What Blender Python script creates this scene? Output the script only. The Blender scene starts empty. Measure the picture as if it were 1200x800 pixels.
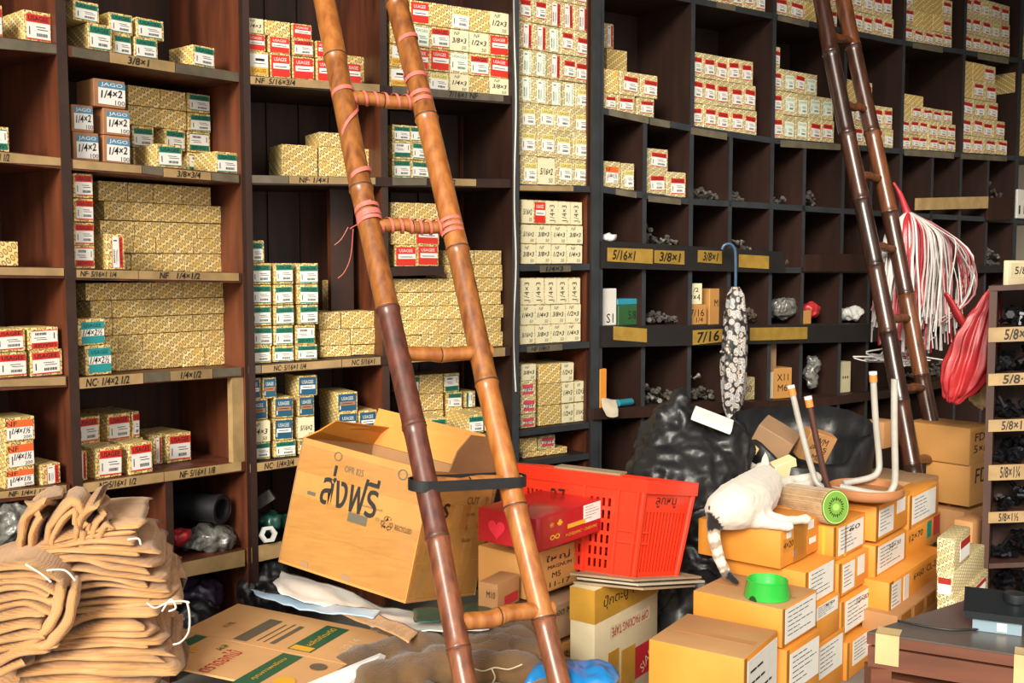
import bpy, bmesh, math, random
from mathutils import Vector, Matrix, noise as mnoise
random.seed(11)
PI = math.pi
scene = bpy.context.scene
COL = scene.collection
# ---------------------------------------------------------------- camera, light, exposure
F = 1250.0                      # focal length in pixels of a 1200 px wide frame
PITCH = math.atan(90 / F)
H = 1.5
cam_d = bpy.data.cameras.new('camera'); cam = bpy.data.objects.new('camera', cam_d); COL.objects.link(cam)
cam_d.sensor_width = 36.0; cam_d.lens = F / 1200 * 36.0
cam_d.clip_start = 0.05; cam_d.clip_end = 100
cam.location = (0, 0, H); cam.rotation_euler = (PI / 2 - PITCH, 0, 0)
scene.camera = cam
world = bpy.data.worlds.new('overcast_sky'); scene.world = world; world.use_nodes = True
wb = world.node_tree.nodes['Background']
wb.inputs['Color'].default_value = (1.0, 0.945, 0.86, 1); wb.inputs['Strength'].default_value = 0.72
sun_d = bpy.data.lights.new('sun', 'SUN'); sun = bpy.data.objects.new('sun', sun_d); COL.objects.link(sun)
sun_d.energy = 2.5; sun_d.angle = math.radians(22); sun_d.color = (1.0, 0.93, 0.80)
sun.rotation_euler = Vector((0.26, 0.86, -0.42)).to_track_quat('-Z', 'Y').to_euler()
scene.view_settings.view_transform = 'Standard'; scene.view_settings.look = 'None'
scene.view_settings.gamma = 1.0; scene.view_settings.use_curve_mapping = False
scene.view_settings.exposure = 1.08

# ---------------------------------------------------------------- helpers
CAMP = Vector((0, 0, H))
_fw = Vector((0, math.cos(PITCH), -math.sin(PITCH))); _up = Vector((0, math.sin(PITCH), math.cos(PITCH)))
def ray(px, py):
    return _fw + Vector(((px - 600) / F, 0, 0)) + _up * ((400 - py) / F)
def at(px, py, Y):              # the point of the place seen at a pixel, at distance Y in front of the viewer
    d = ray(px, py); return CAMP + d * (Y / d.y)
def atz(px, py, z):
    d = ray(px, py); return CAMP + d * ((z - H) / d.z)

def lin(c):
    def f(v): return v / 12.92 if v <= 0.04045 else ((v + 0.055) / 1.055) ** 2.4
    if isinstance(c, str):
        c = c.lstrip('#'); c = [int(c[i:i + 2], 16) / 255 for i in (0, 2, 4)]
    return (f(c[0]), f(c[1]), f(c[2]), 1)

M = {}
def mat(name, col, rough=0.6, var=0.0, scale=8.0, bump=0.0, metal=0.0, spec=0.5, stretch=(1, 1, 1), col2=None, detail=4, trans=0.0, alpha=1.0, sheen=0, coat=0, orand=0.0, bscale=None):
    m = bpy.data.materials.new(name); m.use_nodes = True; nt = m.node_tree; N = nt.nodes; L = nt.links
    b = N['Principled BSDF']; b.inputs['Roughness'].default_value = rough; b.inputs['Metallic'].default_value = metal
    b.inputs['Specular IOR Level'].default_value = spec
    b.inputs['Transmission Weight'].default_value = trans; b.inputs['Alpha'].default_value = alpha
    b.inputs['Coat Weight'].default_value = coat
    if sheen: b.inputs['Sheen Weight'].default_value = sheen
    base = lin(col)
    if var > 0 or bump > 0 or orand > 0:
        tc = N.new('ShaderNodeTexCoord'); mp = N.new('ShaderNodeMapping'); mp.inputs['Scale'].default_value = stretch
        L.new(tc.outputs['Object'], mp.inputs['Vector'])
        nz = N.new('ShaderNodeTexNoise'); nz.inputs['Scale'].default_value = scale; nz.inputs['Detail'].default_value = detail
        L.new(mp.outputs['Vector'], nz.inputs['Vector'])
        r = N.new('ShaderNodeValToRGB'); r.color_ramp.elements[0].position = 0.3; r.color_ramp.elements[1].position = 0.7
        c2 = lin(col2) if col2 else tuple(v * (1 - var) for v in base[:3]) + (1,)
        r.color_ramp.elements[0].color = c2; r.color_ramp.elements[1].color = base
        L.new(nz.outputs['Fac'], r.inputs['Fac'])
        out = r.outputs['Color']
        if orand > 0:
            oi = N.new('ShaderNodeObjectInfo'); mr = N.new('ShaderNodeMapRange')
            mr.inputs['To Min'].default_value = 1 - orand; mr.inputs['To Max'].default_value = 1 + orand * 0.5
            L.new(oi.outputs['Random'], mr.inputs['Value'])
            hs = N.new('ShaderNodeHueSaturation'); L.new(mr.outputs['Result'], hs.inputs['Value']); L.new(out, hs.inputs['Color']); out = hs.outputs['Color']
        L.new(out, b.inputs['Base Color'])
        if bump > 0:
            nb = nz
            if bscale:
                nb = N.new('ShaderNodeTexNoise'); nb.inputs['Scale'].default_value = bscale; nb.inputs['Detail'].default_value = 3
                L.new(mp.outputs['Vector'], nb.inputs['Vector'])
            bp = N.new('ShaderNodeBump'); bp.inputs['Strength'].default_value = bump; bp.inputs['Distance'].default_value = 0.01
            L.new(nb.outputs['Fac'], bp.inputs['Height']); L.new(bp.outputs['Normal'], b.inputs['Normal'])
    else:
        b.inputs['Base Color'].default_value = base
    M[name] = m
    return m

class MB:
    """collects shapes for ONE mesh object"""
    def __init__(s): s.v = []; s.f = []; s.m = []; s.uv = {}
    def add(s, vs, fs, mi=0):
        o = len(s.v); s.v += [tuple(v) for v in vs]
        for f in fs: s.f.append(tuple(i + o for i in f)); s.m.append(mi)
        return s
    def quad(s, a, b, c, d, mi=0): return s.add([a, b, c, d], [(0, 1, 2, 3)], mi)
    def box(s, lo, hi, mi=0, M4=None):
        x0, y0, z0 = lo; x1, y1, z1 = hi
        vs = [Vector(p) for p in ((x0, y0, z0), (x1, y0, z0), (x1, y1, z0), (x0, y1, z0), (x0, y0, z1), (x1, y0, z1), (x1, y1, z1), (x0, y1, z1))]
        if M4: vs = [M4 @ v for v in vs]
        return s.add(vs, [(0, 3, 2, 1), (4, 5, 6, 7), (0, 1, 5, 4), (1, 2, 6, 5), (2, 3, 7, 6), (3, 0, 4, 7)], mi)
    def hexa(s, b, t, mi=0):     # bottom 4, top 4 points
        return s.add(list(b) + list(t), [(3, 2, 1, 0), (4, 5, 6, 7), (0, 1, 5, 4), (1, 2, 6, 5), (2, 3, 7, 6), (3, 0, 4, 7)], mi)
    def tube(s, pts, rad, n=10, mi=0, cap=True, flat=1.0, twist=0):
        pts = [Vector(p) for p in pts]; k = len(pts)
        if not hasattr(rad, '__len__'): rad = [rad] * k
        T = []
        for i in range(k):
            a = pts[max(i - 1, 0)]; b = pts[min(i + 1, k - 1)]; T.append((b - a).normalized())
        up = Vector((0, 0, 1)) if abs(T[0].z) < 0.9 else Vector((1, 0, 0))
        u = T[0].cross(up).normalized(); vs = []
        for i in range(k):
            u = (u - T[i] * u.dot(T[i])).normalized(); w = T[i].cross(u)
            for j in range(n):
                a = 2 * PI * j / n + twist
                vs.append(pts[i] + (u * math.cos(a) + w * math.sin(a) * flat) * rad[i])
        fs = []
        for i in range(k - 1):
            for j in range(n):
                fs.append((i * n + j, i * n + (j + 1) % n, (i + 1) * n + (j + 1) % n, (i + 1) * n + j))
        if cap: fs.append(tuple(range(n))[::-1]); fs.append(tuple(range((k - 1) * n, k * n)))
        return s.add(vs, fs, mi)
    def lathe(s, prof, n=24, mi=0, c=(0, 0, 0), M4=None, close=False):
        vs = []; fs = []; k = len(prof)
        for (r, z) in prof:
            for j in range(n):
                a = 2 * PI * j / n; p = Vector((c[0] + r * math.cos(a), c[1] + r * math.sin(a), c[2] + z))
                vs.append(M4 @ p if M4 else p)
        for i in range(k - 1 if not close else k):
            for j in range(n):
                i2 = (i + 1) % k
                fs.append((i * n + j, i * n + (j + 1) % n, i2 * n + (j + 1) % n, i2 * n + j))
        if not close:
            if prof[0][0] > 1e-6: fs.append(tuple(range(n))[::-1])
            if prof[-1][0] > 1e-6: fs.append(tuple(range((k - 1) * n, k * n)))
        return s.add(vs, fs, mi)
    def text(s, st, cx, cz, h, y=0.0, mi=0, w=None, M4=None, rot=0.0, shear=0.0, bold=False):
        vs, fs, W, Ht = textdata(st, bold); k = h / Ht; kx = k if w is None else w / W
        out = []
        cr, sr = math.cos(rot), math.sin(rot)
        for (x, z) in vs:
            X = (x - W / 2) * kx; Z = (z - Ht / 2) * k; X += shear * Z
            X, Z = X * cr - Z * sr, X * sr + Z * cr
            p = Vector((cx + X, y, cz + Z)); out.append(M4 @ p if M4 else p)
        return s.add(out, fs, mi)
    def build(s, name, mats, parent=None, smooth=None, loc=None, rz=0, link=True):
        me = bpy.data.meshes.new(name); me.from_pydata(s.v, [], s.f)
        if not isinstance(mats, (list, tuple)): mats = [mats]
        for m in mats: me.materials.append(M[m] if isinstance(m, str) else m)
        if len(mats) > 1: me.polygons.foreach_set('material_index', s.m)
        if smooth is not None:
            me.polygons.foreach_set('use_smooth', [True] * len(me.polygons))
            if smooth < 180: me.set_sharp_from_angle(angle=math.radians(smooth))
        me.update()
        return obj(name, me, parent, loc, rz)
def obj(name, me, parent=None, loc=None, rz=0):
    o = bpy.data.objects.new(name, me); COL.objects.link(o)
    if parent is not None: o.parent = parent
    if loc is not None: o.location = loc
    if rz: o.rotation_euler = (0, 0, rz)
    return o
def thing(name, label, cat, loc=(0, 0, 0), rz=0, group=None):
    o = bpy.data.objects.new(name, None); COL.objects.link(o); o.empty_display_size = 0.05
    o.location = loc; o.rotation_euler = (0, 0, rz)
    return tag(o, label, cat, group)
def tag(o, label=None, cat=None, group=None, kind=None):
    if label: o['label'] = label
    if cat: o['category'] = cat
    if group: o['group'] = group
    if kind: o['kind'] = kind
    return o
_TX = {}
def textdata(st, bold=False):
    if (st, bold) in _TX: return _TX[(st, bold)]
    cu = bpy.data.curves.new('t', 'FONT'); cu.body = st; cu.resolution_u = 2; cu.fill_mode = 'FRONT'
    if bold: cu.offset = 0.018 if bold is True else bold
    o = bpy.data.objects.new('t', cu); me = bpy.data.meshes.new_from_object(o)
    vs = [(v.co.x, v.co.y) for v in me.vertices]; fs = [tuple(p.vertices) for p in me.polygons]
    bpy.data.objects.remove(o); bpy.data.curves.remove(cu); bpy.data.meshes.remove(me)
    if not vs: vs = [(0, 0), (1, 0), (1, 1)]; fs = [(0, 1, 2)]
    x0 = min(v[0] for v in vs); x1 = max(v[0] for v in vs); z0 = min(v[1] for v in vs); z1 = max(v[1] for v in vs)
    r = ([(v[0] - x0, v[1] - z0) for v in vs], fs, x1 - x0, z1 - z0); _TX[(st, bold)] = r
    return r
def frame(o, x, z, y=None):
    """matrix whose X and Z follow two directions, Y = Z cross X"""
    x = Vector(x).normalized(); z = Vector(z); z = (z - x * z.dot(x)).normalized(); yv = z.cross(x)
    m = Matrix.Identity(4)
    for i in range(3): m[i][0] = x[i]; m[i][1] = yv[i]; m[i][2] = z[i]; m[i][3] = o[i]
    return m
def bevel_box(w, d, h, bev=0.002, seg=1):
    """mesh data: x -w/2..w/2, y 0..d, z 0..h, UV in metres"""
    bm = bmesh.new(); bmesh.ops.create_cube(bm, size=1)
    for v in bm.verts: v.co = Vector((v.co.x * w, (v.co.y + 0.5) * d, (v.co.z + 0.5) * h))
    if bev: bmesh.ops.bevel(bm, geom=bm.edges[:], offset=bev, segments=seg, affect='EDGES', profile=0.5)
    return bm
def uvbox(bm, ou=0, ov=0):
    l = bm.loops.layers.uv.new('UVMap')
    for f in bm.faces:
        n = f.normal; a = max(range(3), key=lambda i: abs(n[i]))
        for lp in f.loops:
            c = lp.vert.co
            u, v = ((c.y + 0.31, c.z), (c.x, c.z), (c.x, c.y + 0.17))[a]
            lp[l].uv = (u + ou, v + ov)
def bm_mesh(bm, name, mats, smooth=None):
    me = bpy.data.meshes.new(name); bm.normal_update(); bm.to_mesh(me); bm.free()
    for m in (mats if isinstance(mats, (list, tuple)) else [mats]): me.materials.append(M[m])
    if smooth is not None:
        me.polygons.foreach_set('use_smooth', [True] * len(me.polygons))
        if smooth < 180: me.set_sharp_from_angle(angle=math.radians(smooth))
    return me
def fbm(p, o=3):
    return mnoise.fractal(Vector(p), 1.0, 2.0, o)
def blob(name, balls, voxel, mat_, parent=None, smooth_it=4, disp=None, loc=None):
    """one continuous skin over a set of overlapping ellipsoids: (centre, (rx,ry,rz) or r, optional 3x3 rotation)"""
    bm = bmesh.new()
    for b in balls:
        c = Vector(b[0]); r = b[1]; r = (r, r, r) if not hasattr(r, '__len__') else r
        mt = Matrix.Translation(c) @ (b[2].to_4x4() if len(b) > 2 else Matrix.Identity(4)) @ Matrix.Diagonal((r[0], r[1], r[2], 1))
        bmesh.ops.create_icosphere(bm, subdivisions=2, radius=1, matrix=mt)
    me = bpy.data.meshes.new(name + '_raw'); bm.to_mesh(me); bm.free()
    o = bpy.data.objects.new(name, me); COL.objects.link(o)
    rm = o.modifiers.new('r', 'REMESH'); rm.mode = 'VOXEL'; rm.voxel_size = voxel
    if smooth_it:
        sm = o.modifiers.new('s', 'SMOOTH'); sm.iterations = smooth_it; sm.factor = 0.5
    dg = bpy.context.evaluated_depsgraph_get(); me2 = bpy.data.meshes.new_from_object(o.evaluated_get(dg))
    bpy.data.objects.remove(o); bpy.data.meshes.remove(me); me2.name = name
    if disp:
        ns = [v.normal.copy() for v in me2.vertices]
        for v, n in zip(me2.vertices, ns): v.co += n * disp(v.co)
    me2.materials.clear()
    for m in (mat_ if isinstance(mat_, (list, tuple)) else [mat_]): me2.materials.append(M[m])
    me2.polygons.foreach_set('use_smooth', [True] * len(me2.polygons)); me2.update()
    return obj(name, me2, parent, loc)
def chain(pts, n=6):
    """balls (point, radius) -> interpolated balls"""
    out = []
    for (a, ra), (b, rb) in zip(pts[:-1], pts[1:]):
        a = Vector(a); b = Vector(b)
        for i in range(n): t = i / n; out.append((a.lerp(b, t), ra + (rb - ra) * t))
    out.append((Vector(pts[-1][0]), pts[-1][1]))
    return out
def spline(pts, n=6):
    pts = [Vector(p) for p in pts]; out = []
    for i in range(len(pts) - 1):
        p0 = pts[max(i - 1, 0)]; p1 = pts[i]; p2 = pts[i + 1]; p3 = pts[min(i + 2, len(pts) - 1)]
        for k in range(n):
            t = k / n
            out.append(0.5 * ((2 * p1) + (p2 - p0) * t + (2 * p0 - 5 * p1 + 4 * p2 - p3) * t * t + (3 * p1 - p0 - 3 * p2 + p3) * t ** 3))
    out.append(pts[-1]); return out
# ---------------------------------------------------------------- materials
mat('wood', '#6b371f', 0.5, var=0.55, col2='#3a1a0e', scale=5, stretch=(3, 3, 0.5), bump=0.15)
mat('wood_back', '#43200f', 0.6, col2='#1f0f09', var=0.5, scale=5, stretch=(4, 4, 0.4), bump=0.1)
mat('wood_black', '#211d1c', 0.6, var=0.4, scale=9, stretch=(1, 1, 1))
mat('edge_brown', '#3a241a', .5, var=.4, scale=12); mat('wood_deep', '#2d160c', 0.6, var=.5, scale=6, stretch=(3, 3, .6)); mat('edge_slate', '#34383d', 0.5, var=.35, scale=12)
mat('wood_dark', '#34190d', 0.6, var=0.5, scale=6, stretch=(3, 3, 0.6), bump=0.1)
mat('shelf_top', '#4a382a', 0.7, var=0.4, scale=12)
mat('tape_tan', '#b39465', 0.45, var=0.35, scale=14, orand=0.2)
mat('tape_grey', '#6f6654', 0.5, var=0.4, scale=16, orand=0.2)
mat('tape_gold', '#a9863a', 0.35, var=0.3, scale=20, orand=0.15)
mat('ink', '#17140f', 0.6)
mat('ink_brown', '#4d3a20', 0.6)
mat('paper_white', '#e9e6e0', 0.5, var=0.06, scale=30)
mat('lab_red', '#cf2a1d', 0.5); mat('lab_dred', '#a02018', 0.5); mat('lab_green', '#0f7a63', 0.5); mat('lab_teal', '#1f8f92', 0.5)
mat('lab_navy', '#1f5470', 0.5); mat('lab_yellow', '#e2a936', 0.5); mat('lab_olive', '#8a7a20', 0.5); mat('lab_straw', '#e3d68c', .5); mat('lab_orange', '#e0632a', 0.5)
mat('lab_pale', '#dfeadb', 0.5); mat('lab_cream', '#e6dcb6', 0.6, var=0.12, scale=25); mat('lab_pink', '#cf4a55', 0.5); mat('lab_blue', '#4d84a3', 0.5)
mat('kraft_dark', '#b07a52', 0.7, var=0.25, scale=20)
mat('concrete', '#8a857c', 0.85, var=0.3, scale=3, bump=0.1)
mat('plaster', '#8d8577', 0.9, var=0.2, scale=2)
mat('ceiling_board', '#70685c', 0.9, var=0.2, scale=2)

def gold_paper(name, base, ring, pale, s1=0.023, s2=0.0145, rot=0.72):
    m = bpy.data.materials.new(name); m.use_nodes = True; nt = m.node_tree; N = nt.nodes; L = nt.links
    b = N['Principled BSDF']; b.inputs['Roughness'].default_value = 0.5
    uv = N.new('ShaderNodeUVMap'); uv.uv_map = 'UVMap'
    mp = N.new('ShaderNodeMapping'); mp.inputs['Rotation'].default_value = (0, 0, -rot); L.new(uv.outputs['UV'], mp.inputs['Vector'])
    sx = N.new('ShaderNodeSeparateXYZ'); L.new(mp.outputs['Vector'], sx.inputs[0])
    def mth(op, a, bb=None, c=None):
        n = N.new('ShaderNodeMath'); n.operation = op
        for i, x in enumerate((a, bb, c)):
            if x is None: continue
            if isinstance(x, (int, float)): n.inputs[i].default_value = x
            else: L.new(x, n.inputs[i])
        return n.outputs[0]
    v = mth('DIVIDE', sx.outputs['Y'], s2); row = mth('FLOOR', v)
    u = mth('ADD', mth('DIVIDE', sx.outputs['X'], s1), mth('MULTIPLY', row, 0.5))
    fx = mth('SUBTRACT', mth('FRACT', u), 0.5); fy = mth('SUBTRACT', mth('FRACT', v), 0.5)
    d = mth('SQRT', mth('ADD', mth('POWER', fx, 2), mth('POWER', mth('MULTIPLY', fy, 1.05), 2)))
    ringm = mth('LESS_THAN', mth('ABSOLUTE', mth('SUBTRACT', d, 0.33)), 0.10)
    hole = mth('LESS_THAN', d, 0.13)
    line = mth('GREATER_THAN', mth('ABSOLUTE', fy), 0.455)
    mask = mth('MAXIMUM', mth('MAXIMUM', ringm, mth('MULTIPLY', line, 0.0)), mth('MULTIPLY', hole, 0.6))
    nz = N.new('ShaderNodeTexNoise'); nz.inputs['Scale'].default_value = 22; nz.inputs['Detail'].default_value = 3; L.new(uv.outputs['UV'], nz.inputs['Vector'])
    mask = mth('MULTIPLY', mask, mth('MULTIPLY_ADD', nz.outputs['Fac'], 0.9, 0.3))
    cr = N.new('ShaderNodeValToRGB'); cr.color_ramp.elements[0].position = 0.35; cr.color_ramp.elements[1].position = 0.65
    cr.color_ramp.elements[0].color = lin(base); cr.color_ramp.elements[1].color = lin(pale); L.new(nz.outputs['Fac'], cr.inputs['Fac'])
    mx = N.new('ShaderNodeMix'); mx.data_type = 'RGBA'; L.new(mask, mx.inputs['Factor'])
    L.new(cr.outputs['Color'], mx.inputs['A']); mx.inputs['B'].default_value = lin(ring)
    oi = N.new('ShaderNodeObjectInfo'); mr = N.new('ShaderNodeMapRange'); mr.inputs['To Min'].default_value = 0.82; mr.inputs['To Max'].default_value = 1.06
    L.new(oi.outputs['Random'], mr.inputs['Value'])
    hs = N.new('ShaderNodeHueSaturation'); L.new(mr.outputs['Result'], hs.inputs['Value']); L.new(mx.outputs['Result'], hs.inputs['Color'])
    L.new(hs.outputs['Color'], b.inputs['Base Color']); M[name] = m
gold_paper('gold', '#ecc974', '#64350f', '#f7e2a2', 0.0165, 0.028, 0.60)
gold_paper('gold_pale', '#decb90', '#6b4a1c', '#efe3b8', 0.0155, 0.026, 0.60)

# ---------------------------------------------------------------- the room
def setbox(name, lo, hi, m, kind='structure'):
    return tag(MB().box(lo, hi).build(name, m), kind=kind)
setbox('floor', (-6, -6, -0.1), (7.5, 9, 0), 'concrete')
setbox('ceiling', (-6, 2.0, 4.5), (7.5, 9, 4.6), 'ceiling_board')
setbox('wall_back', (-6, 8.6, 0), (7.5, 8.75, 4.5), 'plaster')
setbox('wall_right', (5.3, 1.5, 0), (5.45, 8.6, 4.5), 'plaster')
setbox('wall_left', (-3.3, 1.5, 0), (-3.15, 8.6, 4.5), 'plaster')
# ---------------------------------------------------------------- shelving: four runs of open cubbies along vertical planes
class Sec:
    def __init__(s, name, a, b, D):
        (pa, Ya), (pb, Yb) = a, b
        A = Vector(((pa - 600) / F * Ya, Ya)); B = Vector(((pb - 600) / F * Yb, Yb))
        # plain ground coordinates of the two ends (camera pitch only changes the last digits)
        s.O = A; s.d = (B - A).normalized(); s.n = Vector((-s.d.y, s.d.x)); s.L = (B - A).length; s.D = D
        s.rz = math.atan2(s.d.y, s.d.x); s.shelves = {}; s.name = name
    def pt(s, u, t, z): p = s.O + s.d * u + s.n * t; return Vector((p.x, p.y, z))
    def hit(s, px, py, t=0.0):
        r = ray(px, py); o = s.O + s.n * t
        k = (o.x * s.n.x + o.y * s.n.y) / (r.x * s.n.x + r.y * s.n.y)
        p = CAMP + r * k; q = Vector((p.x, p.y)) - s.O
        return q.dot(s.d), p.z
    def u(s, px, t=0.0, py=310): return s.hit(px, py, t)[0]
    def shelf(s, key, pts): s.shelves[key] = sorted(s.hit(px, py) for px, py in pts)
    def z(s, key, u):
        P = s.shelves[key]
        if len(P) == 1: return P[0][1]
        for (u0, z0), (u1, z1) in zip(P[:-1], P[1:]):
            if u <= u1: break
        return z0 + (z1 - z0) * (u - u0) / (u1 - u0)
YB, YC, YD, YE = 4.0, 4.62, 4.91, 7.15
LS = Sec('L', (0, 3.32), (287, YB), 0.45)
MS = Sec('M', (287, YB), (602, YC), 0.42)
NS = Sec('N', (602, YC), (697, YD), 0.38)
RS = Sec('R', (697, YD), (1187, YE), 0.37)
LS.shelf('1a', [(0, 43), (74, 52)]); LS.shelf('1', [(85, 54), (281, 85)])
LS.shelf('2a', [(0, 177), (74, 185)]); LS.shelf('2', [(85, 186), (281, 204)])
LS.shelf('3a', [(0, 312), (74, 313)]); LS.shelf('3', [(88, 315), (281, 320)])
LS.shelf('4a', [(0, 444), (78, 440)]); LS.shelf('4', [(87, 442), (283, 430)])
LS.shelf('5a', [(0, 575), (80, 567)]); LS.shelf('5', [(84, 567), (283, 541)])
LS.shelf('6', [(200, 661), (288, 643)])
MS.shelf('1', [(290, 88), (598, 112)]); MS.shelf('2', [(290, 205), (598, 210)]); MS.shelf('3', [(291, 428), (592, 407)])
MS.shelf('4', [(291, 543), (568, 508)]); MS.shelf('5', [(291, 641), (330, 633)]); MS.shelf('p', [(455, 313), (521, 312)])
NS.shelf('1', [(607, 216), (693, 218)]); NS.shelf('2', [(607, 310), (693, 309)]); NS.shelf('3', [(607, 405), (693, 400)])
NS.shelf('4', [(607, 504), (693, 494)]); NS.shelf('5', [(607, 541), (693, 530)])
RS.shelf('0', [(700, -26), (902, 15), (1045, 45), (1190, 68)]); RS.shelf('1', [(706, 126), (805, 146), (902, 161), (1052, 174), (1180, 182), (1210, 184)])
RS.shelf('2', [(706, 218), (802, 232), (899, 238), (1045, 248), (1190, 256)]); RS.shelf('3', [(706, 306), (902, 313), (1040, 314), (1190, 313)])
RS.shelf('4', [(706, 382), (947, 380), (1190, 376)]); RS.shelf('5', [(700, 478), (800, 474), (952, 466), (1042, 455), (1107, 443), (1190, 434)])

def board(S, key, u0, u1, parent, thick=0.036, t0=-0.004, t1=None, m='wood', name='shelf_board'):
    t1 = S.D if t1 is None else t1
    us = [u0] + [u for u, z in S.shelves[key] if u0 + 0.03 < u < u1 - 0.03] + [u1]
    mb = MB()
    for a, b in zip(us[:-1], us[1:]):
        za, zb = S.z(key, a), S.z(key, b)
        mb.hexa([S.pt(a, t0, za - thick), S.pt(b, t0, zb - thick), S.pt(b, t1, zb - thick), S.pt(a, t1, za - thick)],
                [S.pt(a, t0, za), S.pt(b, t0, zb), S.pt(b, t1, zb), S.pt(a, t1, za)])
    if m == 'wood_black':
        for k in range(2, len(mb.m), 6): mb.m[k] = 1
        m = ['wood_deep', 'edge_slate']
    return mb.build(name, m, parent)
def upright(S, u, parent, w=0.035, z0=0.0, z1=3.35, t0=-0.008, t1=None, m='wood', lean=0.0, name='upright'):
    t1 = S.D if t1 is None else t1
    mb = MB()
    mb.hexa([S.pt(u - w / 2 + lean, t0, z0), S.pt(u + w / 2 + lean, t0, z0), S.pt(u + w / 2 + lean, t1, z0), S.pt(u - w / 2 + lean, t1, z0)],
            [S.pt(u - w / 2 - lean, t0, z1), S.pt(u + w / 2 - lean, t0, z1), S.pt(u + w / 2 - lean, t1, z1), S.pt(u - w / 2 - lean, t1, z1)])
    if m == 'wood_black': mb.m[2] = 1; m = ['wood_deep', 'edge_slate']
    elif m == 'wood': mb.m[2] = 1; m = ['wood', 'edge_brown']
    return mb.build(name, m, parent)
def tape(S, x0, x1, yt, yb, parent, text=None, m='tape_tan', t=-0.0065, th=0.002, tx=None, ty=None, sz=None, name='shelf_tape', slope=None):
    """strip of paper tape on a front edge, corners read off at its own plane"""
    (y0a, y1a), (y0b, y1b) = (yt if hasattr(yt, '__len__') else (yt, yt)), (yb if hasattr(yb, '__len__') else (yb, yb))
    ua, za = S.hit(x0, y0b, t); ua2, za2 = S.hit(x0, y0a, t); ub, zb = S.hit(x1, y1b, t); ub2, zb2 = S.hit(x1, y1a, t)
    mb = MB()
    mb.hexa([S.pt(ua, t, za), S.pt(ub, t, zb), S.pt(ub, t + th, zb), S.pt(ua, t + th, za)],
            [S.pt(ua, t, za2), S.pt(ub, t, zb2), S.pt(ub, t + th, zb2), S.pt(ua, t + th, za2)])
    if text:
        for (st, xa, xb) in ([(text, x0 + 4, x1 - 4)] if isinstance(text, str) else text):
            u1 = S.u(xa, t); u2 = S.u(xb, t); f = ((u1 + u2) / 2 - ua) / (ub - ua)
            zc = (za + za2) / 2 * (1 - f) + (zb + zb2) / 2 * f; hh = (za2 - za) * 0.62
            o = S.pt((u1 + u2) / 2, t - 0.0012, zc)
            mt = frame(o, S.pt(ub, t, zb) - S.pt(ua, t, za), (0, 0, 1))
            mb.text(st, 0, 0, hh * 1.2, mi=1, w=(u2 - u1), M4=mt, shear=0.15, bold=True)
    return mb.build(name, [m, 'ink'], parent)

# --- left run
L = thing('shelving_unit', 'reddish brown wooden cubby shelf with taped edges behind the burlap pile', 'shelf')
uA = LS.u(80); uB = LS.L; uZ = uA - (uB - uA)
MB().hexa([LS.pt(uZ, LS.D, 0), LS.pt(uB, LS.D, 0), LS.pt(uB, LS.D + .02, 0), LS.pt(uZ, LS.D + .02, 0)],
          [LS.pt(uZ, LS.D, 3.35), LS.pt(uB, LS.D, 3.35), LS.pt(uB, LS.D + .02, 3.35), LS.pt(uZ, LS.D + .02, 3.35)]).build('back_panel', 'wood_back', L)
upright(LS, uZ, L); upright(LS, uA, L, w=0.034, lean=0.012); upright(LS, uB + 0.002, L, w=0.026)
for k in '12345':
    board(LS, k + 'a', uZ + 0.02, uA - 0.018, L); board(LS, k, uA + 0.018, uB - 0.015, L)
board(LS, '6', uA + 0.018, uB - 0.015, L, thick=0.05)
upright(LS, LS.u(192), L, w=0.03, z0=0, z1=LS.z('5', LS.u(192)) - 0.037, t0=0.0, name='divider')
upright(LS, LS.u(276), L, w=0.05, z0=LS.z('5', LS.u(276)), z1=LS.z('4', LS.u(276)) - 0.037, t0=0.0, t1=0.03, m='tape_tan', name='tape_strip')
tape(LS, 0, 72, (44, 53), (57, 63), L, None, 'tape_grey')
tape(LS, 85, 128, (55, 62), (66, 73), L, None, 'tape_grey'); tape(LS, 129, 205, (61, 73), (73, 85), L, [('3/8×1', 156, 180)], 'tape_tan'); tape(LS, 206, 280, (74, 85), (85, 96), L, None, 'tape_grey')
tape(LS, 0, 72, (178, 185), (190, 194), L, [('-1 1/2', 1, 15)], 'tape_tan')
tape(LS, 86, 166, (187, 194), (197, 203), L, None, 'tape_tan'); tape(LS, 167, 191, (194, 196), (203, 206), L, None, 'tape_grey'); tape(LS, 192, 247, (197, 202), (207, 211), L, [('3/8×3/4', 210, 237)], 'tape_tan'); tape(LS, 248, 280, (202, 205), (211, 214), L, None, 'tape_grey')
tape(LS, 0, 75, (313, 314), (322, 323), L, None, 'tape_tan')
tape(LS, 90, 162, (316, 317), (325, 327), L, [('NF· 5/16×1 1/4', 94, 136)], 'tape_tan'); tape(LS, 163, 280, (317, 320), (327, 329), L, [('NF', 187, 197), ('1/4×1/2', 207, 234)], 'tape_tan')
tape(LS, 0, 77, (445, 441), (453, 451), L, None, 'tape_tan')
tape(LS, 88, 168, (443, 437), (456, 449), L, [('NC· 1/4×2 1/2', 97, 148)], 'tape_tan'); tape(LS, 169, 199, (437, 435), (448, 446), L, None, 'tape_grey'); tape(LS, 200, 249, (435, 432), (446, 443), L, [('1/4×1/2', 209, 233)], 'tape_tan'); tape(LS, 250, 283, (432, 430), (442, 440), L, None, 'tape_grey')
tape(LS, 0, 78, (576, 568), (584, 577), L, [('NF· 1/4×1 1/2', 1, 46)], 'tape_tan')
tape(LS, 86, 192, (568, 553), (579, 564), L, [('NF 5/16×1 1/2', 109, 153)], 'tape_tan'); tape(LS, 193, 283, (553, 541), (564, 551), L, [('NF· 5/16×1 1/8', 205, 247)], 'tape_tan')
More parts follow.
